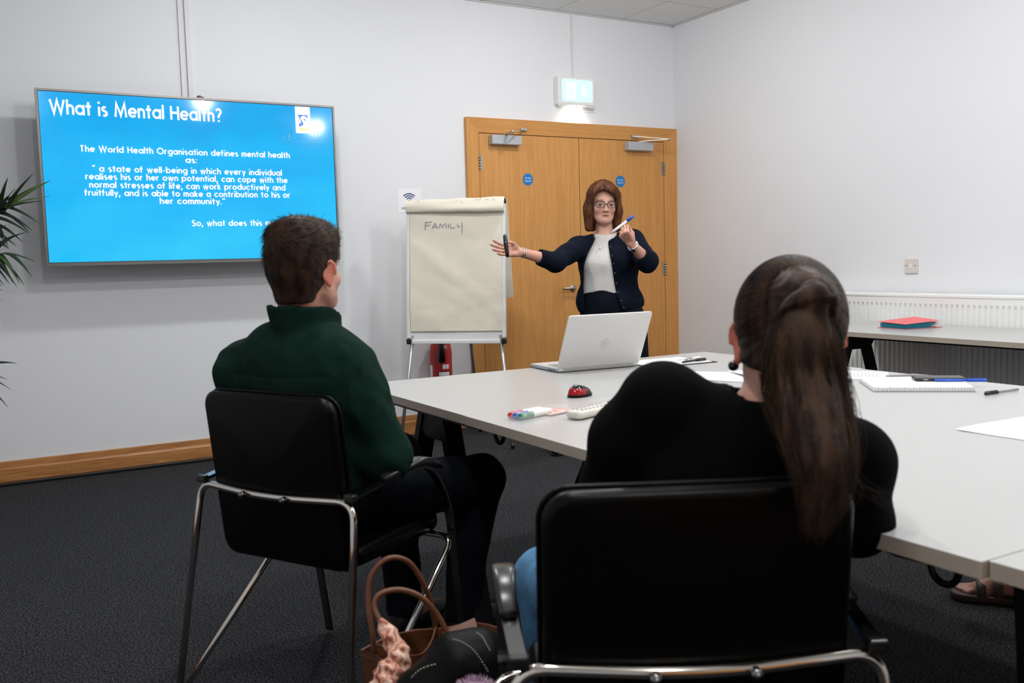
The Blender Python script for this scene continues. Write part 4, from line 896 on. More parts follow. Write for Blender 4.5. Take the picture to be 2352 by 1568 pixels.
def head_parts(F, Rh, c, sc=1.0, face=1.0, ears=True, jaw=1.0):
    """head built about point c (between the ears); Rh columns = right, forward, up"""
    Rh = np.array(Rh); c = np.array(c, float)
    def T(x, y, z): return c+Rh@(np.array([x, y, z])*sc)
    def e(x, y, z, a, b, d, k=.02, op='u'):
        getattr(F, op)(ell(T(x, y, z), (a*sc, b*sc, d*sc), Rh), k)
    e(0, -.014, .034, .0735, .092, .084)
    e(0, .024, -.028, .058*jaw, .066, .074, .03)
    e(0, .052, -.078, .034*jaw, .030, .026, .028); e(0, .074, -.090, .017, .015, .014, .016)
    for s in (-1, 1): F.u(cap(T(s*.050*jaw, .0, -.048), T(s*.020, .062, -.084), .018*sc, .014*sc), .025)
    F.u(cap(T(-.032, .072, .020), T(.032, .072, .020), .012*sc), .016)
    for s in (-1, 1): e(s*.036, .058, -.026, .022, .022, .020, .018)
    for s in (-1, 1): e(s*.0315, .094, .001, .0155, .013, .0100, .010, 'sub')
    F.u(cap(T(0, .083, .008), T(0, .099, -.026), .0065*sc, .0095*sc), .010)
    e(0, .100, -.031, .0095, .0095, .008, .006)
    for s in (-1, 1): e(s*.0125, .0915, -.034, .0065, .0085, .0060, .005)
    for s in (-1, 1): e(s*.0055, .098, -.0400, .0028, .004, .0030, .003, 'sub')
    F.u(cap(T(-.018, .078, -.057), T(0, .0865, -.0545), .0055*sc, .006*sc), .005); F.u(cap(T(.018, .078, -.057), T(0, .0865, -.0545), .0055*sc, .006*sc), .005)
    F.u(cap(T(-.014, .080, -.067), T(.014, .080, -.067), .0065*sc), .005); F.sub(cap(T(-.020, .088, -.0595), T(0, .0925, -.0615), .0028*sc), .003); F.sub(cap(T(.020, .088, -.0595), T(0, .0925, -.0615), .0028*sc), .003)
    if ears:
        for s in (-1, 1):
            Re = Rh@np.array(Matrix.Rotation(s*math.radians(-24), 3, 'Z'))@np.array(Matrix.Rotation(math.radians(-8), 3, 'X'))
            def te(x, y, z): return T(s*.0755, -.008, -.004)+Re@(np.array([x*s, y, z])*sc)
            F.u(ell(te(.003, 0, 0), (.0052*sc, .0175*sc, .031*sc), Re), .004)
            rim = [te(.008, .017*math.cos(t), .003+.029*math.sin(t)) for t in np.linspace(-.1, math.pi*1.25, 10)]
            F.chain(rim, [.0034*sc]*10, .003); F.u(ell(te(.004, .004, -.027), (.0050*sc, .0085*sc, .009*sc), Re), .004)
            F.sub(ell(te(.0115, .002, .0), (.0060*sc, .0090*sc, .0135*sc), Re), .004)
    return T
def hand_parts(Fout, wrist, d, nrm, side, curl, spread=.12, sc=1.0, thumb=(.9, .5, .35), k=.012, lens=None):
    """palm + five separate bent fingers; d = pointing dir, nrm = back-of-hand normal, side=+1: thumb on cross(d,nrm) side"""
    d = unit(d); nrm = unit(np.array(nrm)-d*(np.array(nrm)@d)); x = np.cross(d, nrm)*side; wrist = np.array(wrist, float)
    palm = Sdf(); kn = []
    def W(a, b, c_): return wrist+(x*a+d*b+nrm*c_)*sc
    for i, off in enumerate((.026, .009, -.009, -.025)):
        kn.append(W(off, (.088, .092, .088, .080)[i], .002)); palm.u(cap(W(off*.6, .012, 0), W(off, (.084, .088, .084, .076)[i], 0), .0125*sc, .0100*sc), .010)
    palm.u(ell(W(.018, .045, -.008), (.016*sc,)*3), .012); palm.u(ell(W(-.02, .04, -.007), (.013*sc,)*3), .012)
    H = palm
    L = lens or ((.042, .026, .021), (.046, .029, .022), (.043, .027, .021), (.034, .020, .019))
    res = Sdf(); tips = []
    fing = []
    for i in range(4):
        p = kn[i]; sp = spread*(1.4-i*.95)*.5; dd = unit(d+x*sp); cu = curl[i] if hasattr(curl[i], '__len__') else (curl[i], curl[i]*1.15, curl[i]*.7); g = Sdf(); r = (.0088, .0080, .0072, .0062); a = 0; pts = [p]
        for j in range(3):
            a += cu[j]; v = dd*math.cos(a)-nrm*math.sin(a); pts.append(pts[-1]+v*L[i][j]*sc)
        g.chain([W((.026, .009, -.009, -.025)[i]*.9, .06, 0)]+pts, [.0095*sc]+[q*sc*(1 if i < 3 else .9) for q in r], .004); fing.append(g); tips.append(pts)
    th = Sdf(); b0 = W(.022, .022, -.006); v1 = unit(x*thumb[0]+d*thumb[1]-nrm*thumb[2]*.8); p1 = b0+v1*.036*sc; v2 = unit(v1*.75+d*.35-x*thumb[2]*.7-nrm*thumb[2]*.5); p2 = p1+v2*.032*sc; p3 = p2+unit(v2+(-x*.25-nrm*.15)*1)*.024*sc
    th.chain([b0, p1, p2, p3], [.0130*sc, .0105*sc, .0090*sc, .0072*sc], .006); fing.append(th)
    def f(P):
        base = palm(P); out = base
        for g in fing: out = np.minimum(out, smin(base, g(P), k*sc))
        return out
    lo, hi = palm.bounds()
    for g in fing: a_, b_ = g.bounds(); lo = np.minimum(lo, a_); hi = np.maximum(hi, b_)
    Fout.u((f, lo, hi), .012); return tips+[[b0, p1, p2, p3]], W
def strands(name, polys, r, mt, parent, n=3):
    """many thin hair strands in one mesh; polys: list of (m,3) arrays of equal m"""
    P = np.array(polys); S, m_, _ = P.shape; T = np.gradient(P, axis=1); T /= np.linalg.norm(T, axis=2, keepdims=True)+1e-9
    up = np.array([.31, .2, .93]); u_ = np.cross(T, up); u_ /= np.linalg.norm(u_, axis=2, keepdims=True)+1e-9; b_ = np.cross(T, u_)
    tp = np.linspace(0, 1, m_); rr = (r*(1-.75*tp**3))[None, :, None]; V = []
    for k in range(n): a = 2*math.pi*k/n; V.append(P+(u_*math.cos(a)+b_*math.sin(a))*rr)
    V = np.stack(V, 2).reshape(-1, 3); base = (np.arange(S)[:, None, None]*m_+np.arange(m_-1)[None, :, None])*n; k = np.arange(n)[None, None]
    Q = np.stack([base+k, base+(k+1) % n, base+n+(k+1) % n, base+n+k], -1).reshape(-1, 4)
    o = link(name, fast_mesh(name, V, Q), mt, parent); o['kind'] = 'stuff'; return o
def hairmat(name, c1, c2, rough=.5, scale=60):
    m_ = mat(name, c1, rough, var=(scale, .3, (1, 1, .12), c2), bump=(400, .3, .0006, 3, (1, 1, .1)), spec=.12); return m_
def frame_from(fwd, up=(0, 0, 1)):
    f = unit(fwd); r = unit(np.cross(f, up)); u_ = np.cross(r, f); return np.stack([r, f, u_], 1)
class Person:
    def __init__(s, x, y, deg, label, name='person'):
        s.a = math.radians(deg); s.t = empty(name, (x, y, 0), -s.a, label, 'person'); s.o = np.array([x, y, 0.])
        s.fw = np.array([math.sin(s.a), math.cos(s.a), 0]); s.rt = np.array([math.cos(s.a), -math.sin(s.a), 0])
    def L(s, u, v, d):
        q = at(u, v, d)-s.o; return np.array([q@s.rt, q@s.fw, q[2]])
    def D(s, v): return np.array([np.dot(v, s.rt), np.dot(v, s.fw), v[2]])
FLEECE = mat('green_fleece', (.0045, .0195, .0135), .95, bump=(260, .5, .0025, 5), var=(30, .25), spec=.1)
TROUS = mat('navy_trousers', (.0022, .0032, .0065), .9, bump=(500, .4, .001), spec=.1); BLK = mat('black_cloth', (.0012, .0012, .0014), .92, bump=(350, .35, .001), spec=.07); 
SHOE = mat('black_shoe', (.003, .003, .003), .5, spec=.2)
# ================================================================== the man in the green fleece
def man():
    p = Person(-4.068, -3.389, 60.6, 'man with short dark hair in a dark green fleece seated in the left chair'); t = p.t
    hc = V3(.026, -.062, 1.139); Rh = np.array(Matrix.Rotation(math.radians(4), 3, 'Z'))@np.array(Matrix.Rotation(math.radians(4), 3, 'X'))
    hipL, hipR = V3(-.085, .0, .535), V3(.085, .0, .535); kL, kR = V3(-.10, .455, .545), V3(.215, .445, .505); aL, aR = V3(-.02, .36, .10), V3(.17, .40, .10)
    shL, shR = V3(-.203, -.080, .878), V3(.155, -.060, .888); eL, eR = V3(-.235, .02, .685), V3(.207, .0, .660); wL, wR = V3(-.13, .215, .655), V3(-.02, .165, .660)
    # body
    F = Sdf(); head_parts(F, Rh, hc, 1.0)
    F.u(cap(hc+V3(-.002, -.030, -.06), V3(.004, -.06, 1.0), .054, .060), .02)
    F.u(ell((0, -.055, .88), (.145, .095, .14)), .04); F.u(ell((0, -.03, .72), (.13, .09, .14)), .05); F.u(ell((0, .0, .56), (.15, .11, .09)), .05)
    for s, e, w in ((shL, eL, wL), (shR, eR, wR)): F.u(cap(V3(0, -.05, .98), s, .05, .048), .03); F.u(cap(s, e, .045, .036), .02); F.u(cap(e, w, .036, .025), .02)
    hand_parts(F, wL, (.35, .9, -.25), (-.2, .2, 1), 1, (.5, .55, .6, .6)); hand_parts(F, wR, (-.45, .85, -.25), (.2, .2, 1), -1, (.5, .55, .6, .6))
    for h_, k_, a in ((hipL, kL, aL), (hipR, kR, aR)): F.u(cap(h_, k_, .075, .05), .03); F.u(cap(k_, a, .05, .036), .02); F.u(cap(a, a+V3(0, .12, -.06), .035, .03), .02)
    def col(V):
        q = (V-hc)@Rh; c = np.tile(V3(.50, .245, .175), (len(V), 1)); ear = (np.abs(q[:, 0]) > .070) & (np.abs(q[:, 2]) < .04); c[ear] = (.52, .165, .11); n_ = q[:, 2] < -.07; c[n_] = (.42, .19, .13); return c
    body = skin_obj('body', F, .0045, SKIN, t, col)
    # trousers
    F = Sdf(); F.u(ell((0, -.01, .555), (.18, .135, .10)), .03)
    for h_, k_, a, s in ((hipL, kL, aL, -1), (hipR, kR, aR, 1)):
        F.u(cap(h_, k_, .092, .074), .035); m_ = (k_+a)/2; F.u(cap(k_, m_+V3(0, -.02, .02), .072, .062), .02); F.u(cap(m_+V3(0, -.02, .02), a+V3(0, 0, .0), .062, .056), .02)
    fo_ = folds(3, 26, .006); F.fn(lambda P, d: d-fo_(P)); F.fn(lambda P, d: np.maximum(d, .075-P[:, 2]))
    skin_obj('trousers', F, .008, TROUS, t)
    # shoes
    for a, nm in ((aL, 'shoe'), (aR, 'shoe')):
        F = Sdf(); F.u(ell((a[0], a[1]+.10, .042), (.045, .115, .034)), .02); F.u(ell((a[0], a[1]-.02, .050), (.038, .05, .045)), .02); F.u(cap(a, (a[0], a[1], .06), .044, .040), .02); F.fn(lambda P, d: np.maximum(d, .004-P[:, 2])); sh = skin_obj(nm, F, .005, SHOE, t)
        MB().slab(.088, .26, .016, .043, lambda q: (q[0]+a[0], q[1]+a[1]+.065, q[2]+.0095)).build('sole', M['black'], sh)
    # fleece
    F = Sdf(); F.u(ell((0, -.050, .860), (.190, .126, .160)), .05); F.u(ell((0, -.03, .70), (.185, .135, .17)), .06); F.u(ell((0, -.01, .60), (.185, .14, .08)), .05)
    F.u(cap((-.08, -.078, .915), shL+V3(.01, 0, 0), .070, .070), .05); F.u(cap((-.085, -.078, .932), (.085, -.065, .930), .062, .062), .05); F.u(cap((0, -.066, .92), (.0, -.056, .945), .085, .075), .04)
    for s, e, w in ((shL, eL, wL), (shR, eR, wR)):
        F.u(cap(s*[.95, 1, 1], e, .073, .070), .045); F.u(cap(e, w, .068, .046), .025); F.u(ell(e+V3(0, -.01, .0), (.070, .070, .062)), .03)
    f1 = folds(11, 17, .020, (0, 0, 1), .6); f2 = folds(12, 40, .007, (0, 0, 1), .3)
    def fl_(P, d):
        arm = np.clip((np.abs(P[:, 0])-.08)/.1, .35, 1)*np.clip((1.02-P[:, 2])/.1, 0, 1); return d-(f1(P)+f2(P))*arm
    F.fn(fl_)
    # yoke seam across the shoulder blades and a centre crease
    F.fn(lambda P, d: d+.0035*np.exp(-((P[:, 2]-.875-.03*np.abs(P[:, 0]))/.004)**2)*(P[:, 1] < -.05)*(np.abs(P[:, 0]) < .16)+.0025*np.exp(-((np.abs(P[:, 0])-.15-.3*(P[:, 2]-.9))/.005)**2)*(P[:, 2] > .8)*(P[:, 1] < -.08))
    nk = V3(.006, -.052, 1.022)
    def collar(P, d):
        q = P-nk; ax = unit((.0, -.10, 1)); z = q@ax; rr = q-np.outer(z, ax); r = np.sqrt((rr[:, 0]/1.0)**2+(rr[:, 1]/1.08)**2); th = np.arctan2(rr[:, 0], rr[:, 1])   # 0 = front
        top = .044-.072*np.exp(-(th/1.35)**2)+.002*np.sin(th*5); R_ = .084+.006*np.clip(z/.05, -1, 1)-.004*np.cos(th*3)
        sh = np.maximum(np.abs(r-R_)-.0045, np.maximum(z-top, -.075-z)); sh = np.maximum(sh, .012-np.abs(q[:, 0])*(rr[:, 1] > 0)-(rr[:, 1] <= 0)*1.0); d = smin(d, sh, .008)
        cavity = np.maximum(r-(R_-.0045), np.abs(z-.02)-.10); return -smin(-d, cavity, .004) if False else np.maximum(d, -np.maximum(r-(R_-.0050), -(z+.03)))
    F.fn(collar); skin_obj('fleece_jumper', F, .0055, FLEECE, t, label='dark green fleece jumper with a stand-up collar')
    # hair
    HM = mat('dark_brown_hair', (.034, .0165, .0085), .55, var=(38, .3, (1, 1, .5), (.010, .005, .003)), bump=(300, .4, .0008, 3), spec=.12)
    F = Sdf()
    def T(x, y, z): return hc+Rh@V3(x, y, z)
    F.u(ell(T(0, -.014, .052), (.086, .104, .094), Rh), .02); F.u(ell(T(0, -.040, .000), (.068, .073, .084), Rh), .03); F.u(ell(T(.0, .045, .088), (.066, .055, .042), Rh), .03); F.u(ell(T(-.01, -.045, .105), (.055, .050, .032), Rh), .02)
    F.u(ell(T(0, -.054, -.066), (.044, .038, .042), Rh), .03)
    hf = folds(31, 90, .005, (.2, .5, .8), .8)
    def cut(P, d):
        q = (P-hc)@Rh; d = d-hf(P)*.8
        nape = -.074+.0*q[:, 0]; front = q[:, 1]-.048-.25*(q[:, 2]-.045)
        ear = np.sqrt(((q[:, 1]-.010)/.030)**2+((q[:, 2]+.022)/.045)**2)-1
        lowside = np.maximum(q[:, 1]+.025-.35*(-q[:, 2]-.03), -(q[:, 2]+.025))       # hair below ear level only at the back
        d = np.maximum(d, nape-q[:, 2]); d = np.maximum(d, np.minimum(front, .2)) if False else d
        face = np.minimum(q[:, 1]-.022, .030-q[:, 2]); d = np.maximum(d, face)            # no hair on the face area
        sb = np.minimum(q[:, 1]+.012+.55*(q[:, 2]+.00), -.002-q[:, 2]); d = np.maximum(d, sb)
        return d
    F.fn(cut); hair = skin_obj('hair', F, .0045, HM, t, rel=1)
    Vh = np.array([v.co for v in hair.data.vertices]); q = (Vh-hc)@Rh; N_ = np.zeros_like(Vh); buf = np.zeros(len(Vh)*3, np.float32); hair.data.vertices.foreach_get('normal', buf); N_ = buf.reshape(-1, 3)
    rg = np.random.default_rng(5); S = []
    idx = np.nonzero((N_@unit((0, 0, 1)) > -.75))[0]
    for i in rg.choice(idx, 6500):
        v = Vh[i]+rg.normal(size=3)*.001; n_ = N_[i]; qq = q[i]; whorl = V3(.012, -.075, .10); r_ = qq-whorl; flow = np.cross([0, -.3, 1], r_)*1.0+r_*1.1; flow = Rh@unit(flow)
        if qq[2] < .04: flow = unit(flow*.3+Rh@V3(0, .25, -1))
        flow = unit(flow-n_*(flow@n_)+rg.normal(size=3)*.16); L_ = .020+.010*rg.random() if qq[2] > .03 else .009+.005*rg.random(); lift = .03+.16*rg.random()**2 if qq[2] > .05 else .05
        S.append([v-n_*.002+flow*L_*t_+n_*L_*lift*t_*(1-.55*t_) for t_ in np.linspace(0, 1, 5)])
    strands('hair_strands', S, .00042, HM, hair)
if PEOPLE[0]: man()
# ================================================================== the ponytailed woman in the foreground
def woman():
    p = Person(-3.926, -4.664, 27.1, 'woman in a black top with a long brown ponytail seated in the foreground chair'); t = p.t
    Rh = np.array(Matrix.Rotation(math.radians(-9), 3, 'Z'))@np.array(Matrix.Rotation(math.radians(-3), 3, 'X'))@np.array(Matrix.Rotation(math.radians(2), 3, 'Y'))
    hc = p.L(1810, 783, 1.45); sL = p.L(1520, 930, 1.50); sR = p.L(1955, 1062, 1.44); eL = p.L(1425, 1110, 1.56); eR = p.L(1965, 1195, 1.47)
    wL = eL+V3(.10, .22, -.02); wR = eR+V3(.0, .22, .055); nb = hc+V3(-.030, -.004, -.108); ch = (sL+sR)/2+V3(-.01, .035, -.08); pel = V3(.07, .06, .555)
    F = Sdf(); head_parts(F, Rh, hc, .97); F.u(cap(hc+V3(-.006, -.018, -.055), nb, .049, .053), .02)
    F.u(cap(nb, (sL+sR)/2+V3(0, 0, -.04), .05, .07), .015); F.u(ell(ch, (.15, .09, .12)), .04); F.u(cap(ch, pel, .105, .12), .05)
    F.u(cap(nb+V3(0, 0, -.05), sL+V3(0, 0, -.01), .035, .035), .015); F.u(cap(nb+V3(0, 0, -.05), sR+V3(0, 0, -.01), .035, .035), .015)
    for s, e, w in ((sL, eL, wL), (sR, eR, wR)): F.u(cap(s, e, .04, .033), .02); F.u(cap(e, w, .033, .024), .02)
    hand_parts(F, wL, (.5, .8, -.1), (-.2, .1, 1), 1, (.4, .5, .5, .6)); hand_parts(F, wR, (-.4, .85, -.1), (.2, .1, 1), -1, (.4, .5, .5, .6))
    hl, hr, kl, kr = pel+V3(-.09, .0, -.01), pel+V3(.09, .0, -.01), V3(-.165, .42, .50), V3(.16, .46, .51); al, ar = V3(-.14, .42, .10), V3(.14, .40, .10)
    for h_, k_, a in ((hl, kl, al), (hr, kr, ar)): F.u(cap(h_, k_, .07, .045), .03); F.u(cap(k_, a, .045, .034), .02); F.u(cap(a, a+V3(0, .12, -.06), .033, .028), .02)
    def col(V):
        q = (V-hc)@Rh; c = np.tile(V3(.56, .29, .215), (len(V), 1)); ear = (np.abs(q[:, 0]) > .066) & (np.abs(q[:, 2]) < .04); c[ear] = (.55, .15, .085); return c
    body = skin_obj('body', F, .004, SKIN, t, col)
    e_ = hc+Rh@V3(-.0815, .002, -.040); mb = MB().sphere(e_, .0085, 10); mb.sphere(hc+Rh@V3(.0815, .002, -.040), .0085, 10); mb.build('earring', mat('earring_black', (.004, .004, .006), .12), t)
    DN = mat('light_denim', (.07, .20, .36), .85, bump=(500, .4, .001), var=(30, .3))
    F = Sdf(); F.u(ell(pel, (.17, .14, .10)), .03)
    for h_, k_, a in ((hl, kl, al), (hr, kr, ar)): F.u(cap(h_, k_, .088, .066), .03); F.u(cap(k_, a, .062, .048), .02)
    f0 = folds(21, 24, .005); F.fn(lambda P, d: np.maximum(d-f0(P), .07-P[:, 2])); skin_obj('jeans', F, .008, DN, t, label='light blue jeans')
    for a in (al, ar):
        F = Sdf(); F.u(ell((a[0], a[1]+.09, .042), (.042, .11, .034)), .02); F.u(ell((a[0], a[1]-.015, .050), (.036, .05, .045)), .02); F.u(cap(a, (a[0], a[1], .06), .04, .036), .02); F.fn(lambda P, d: np.maximum(d, .004-P[:, 2])); sh = skin_obj('shoe', F, .006, M['white'], t)
        MB().slab(.082, .25, .016, .04, lambda q: (q[0]+a[0], q[1]+a[1]+.06, q[2]+.0095)).build('sole', M['white'], sh)
    # black top
    F = Sdf(); F.u(ell(ch+V3(0, -.005, .0), (.175, .115, .135)), .05); F.u(cap(ch, pel+V3(0, -.01, .04), .125, .135, (0, 1, 0), .9), .06)
    F.u(cap(nb+V3(0, 0, -.04), nb+V3(0, 0, -.005), .068, .058), .03); F.u(cap(nb+V3(-.02, .0, -.040), sL+V3(.02, 0, -.012), .055, .060), .04); F.u(cap(nb+V3(.02, .0, -.055), sR+V3(-.02, 0, .0), .055, .060), .05); F.u(ell(sL, (.064, .064, .062)), .03); F.u(ell(sR, (.060, .060, .058)), .03)
    F.u(cap(sL, eL, .064, .066), .03); F.u(ell(p.L(1442, 1012, 1.53), (.066, .066, .066)), .03); F.u(cap(eL, wL, .058, .040), .02); F.u(cap(sR, eR, .061, .054), .03); F.u(cap(eR, wR, .054, .040), .02)
    f1 = folds(41, 20, .006, (0, 0, 1), .4); F.fn(lambda P, d: d-f1(P)*np.clip((nb[2]-.02-P[:, 2])/.06, 0, 1))
    nax = unit(V3(.1, .12, 1)); nc = nb+V3(.0, .004, -.010)
    def neck(P, d):
        q = P-nc; z = q@nax; rr = np.linalg.norm(q-np.outer(z, nax), axis=1); return np.maximum(d, -np.maximum(rr-.051-.30*np.clip(z, 0, 1), -(z-.004)))
    F.fn(neck); skin_obj('black_top', F, .006, BLK, t)
    # hair: cap combed back to the tie
    HM = hairmat('brown_hair', (.048, .0255, .0140), (.010, .0055, .0033), .5, 40)
    def T(x, y, z): return hc+Rh@V3(x, y, z)
    EC, ER = V3(0, -.012, .036), V3(.0835, .102, .096); tie = V3(.010, -.116, .070)
    F = Sdf(); F.u(ell(T(*EC), ER, Rh), .02); F.u(ell(T(0, -.030, -.035), (.070, .068, .050), Rh), .03); F.u(ell(T(*(tie+V3(0, .012, 0))), (.028, .018, .026), Rh), .04)
    def cut(P, d):
        q = (P-hc)@Rh; hl_ = np.minimum(q[:, 1]-.030-.5*(q[:, 2]-.04), .085-q[:, 2]); d = np.maximum(d, np.minimum(q[:, 1]-.060+.0*q[:, 0], .075-q[:, 2])); 
        side = np.minimum(q[:, 1]+.010+.50*(q[:, 2]-.005), .012-q[:, 2]); d = np.maximum(d, side); nape = -(q[:, 2]+.062-.35*np.abs(q[:, 0])+.0*q[:, 1]); d = np.maximum(d, nape)
        pol = np.arctan2((q-tie)[:, 0], (q-tie)[:, 2]); return d-.0009*np.sin(pol*46)*np.clip(np.linalg.norm(q-tie, axis=1)/.03, 0, 1)
    F.fn(cut); hair = skin_obj('hair', F, .004, HM, t); rg = np.random.default_rng(9); S = []
    td = unit((tie-EC)/ER)
    while len(S) < 3000:
        v = unit(rg.normal(size=3)); q = EC+ER*v
        if q[1] > .062 and q[2] < .075: continue
        if q[1] > -.02-.5*q[2] and q[2] < .0: continue
        if q[2] < -.05: continue
        a = math.acos(np.clip(v@td, -1, 1)); 
        if a < .15: continue
        j = rg.normal(size=3)*.03; pts = []
        for s in np.linspace(0, 1, 14):
            w_ = (math.sin((1-s)*a)*v+math.sin(s*a)*td)/math.sin(a); w_ = unit(w_+j*math.sin(math.pi*s)*.6); pts.append(T(*(EC+ER*w_*(1.006+.014*rg.random()*0+.012*math.sin(s*3.1)*(j[0]*8)**2))))
        S.append(pts)
    strands('hair_strands', S, .00045, HM, hair)
    MB().tube([T(*(tie+V3(.017*math.cos(a), -.012, .017*math.sin(a)))) for a in np.linspace(0, 6.283, 20)[:-1]], .0045, 8, closed=True).build('hair_tie', mat('hair_tie_brown', (.03, .012, .006), .6), t)
    # ponytail
    pth = [(T(*(tie+V3(0, .004, .002))), .013), (T(*(tie+V3(.002, -.020, -.004))), .020), (p.L(1846, 725, 1.325), .035), (p.L(1848, 790, 1.315), .046), (p.L(1853, 890, 1.305), .054), (p.L(1875, 990, 1.275), .049), (p.L(1893, 1075, 1.245), .037), (p.L(1890, 1150, 1.225), .024), (p.L(1872, 1225, 1.21), .007)]
    C = spline([a for a, b in pth], 5); Rr = spline([[b, 0, 0] for a, b in pth], 5)[:, 0]; F = Sdf()
    bk = p.D(-CF); rx = unit(np.cross(bk, (0, 0, 1)))
    for i in range(len(C)-8): F.u(cap(C[i], C[i+1], Rr[i]*.93*min(1, (len(C)-4-i)/8), Rr[i+1]*.93*min(1, (len(C)-5-i)/8), bk, .55), .006)
    def rid(P, d): x = (P-C[15])@rx; g_ = np.clip((C[0][2]-P[:, 2]-.01)/.08, 0, 1); return d-g_*.0022*np.sin(x*260+2*np.sin(P[:, 2]*14)+1.5)-g_*.0016*np.sin(x*520+3*np.sin(P[:, 2]*11))
    F.fn(rid); pt = skin_obj('ponytail', F, .0042, HM, t, label='long straight brown ponytail hanging down the back'); S = []
    for i in range(2300):
        a = rg.uniform(0, 6.283); r_ = rg.random()**.3*(1.03+.05*rg.random()); ph = rg.uniform(0, 6.28); e_ = rg.uniform(.76, 1.0) if rg.random() < .85 else rg.uniform(.62, .8); n = int(len(C)*e_); pts = []; idx = np.linspace(0, n-1, 22)
        wob = rg.normal()*.006
        for q, ii in enumerate(idx):
            k = int(ii); f_ = ii-k; k2 = min(k+1, len(C)-1); c = C[k]*(1-f_)+C[k2]*f_; R_ = Rr[k]*(1-f_)+Rr[k2]*f_; R_ = max(R_, .004 if q > 3 else R_)
            pts.append(c+rx*math.cos(a)*R_*r_+bk*math.sin(a)*R_*r_*.58+rx*wob*math.sin(q*.5+ph)-V3(0, 0, 1)*max(0, q-16)*.0035*abs(wob)*200*.4)
        if rg.random() < .05: pts = [b_+rx*(q/22)**3*rg.normal()*.001 for q, b_ in enumerate(pts)]
        S.append(pts)
    strands('ponytail_strands', S, .00055, HM, pt)
    S = []
    for i in range(26):   # loose wisps falling over the right shoulder
        s0 = p.L(1940+rg.normal()*6, 980+rg.random()*80, 1.30); s1 = p.L(1945+rg.random()*40, 1085+rg.random()*50, 1.27); s2 = p.L(2030+rg.random()*30 if i < 12 else 1930+rg.random()*30, 1130+rg.random()*60, 1.28); S.append(spline([s0, s1, s2], 5))
    strands('hair_wisps', S, .0004, HM, pt)
if PEOPLE[1]: woman()
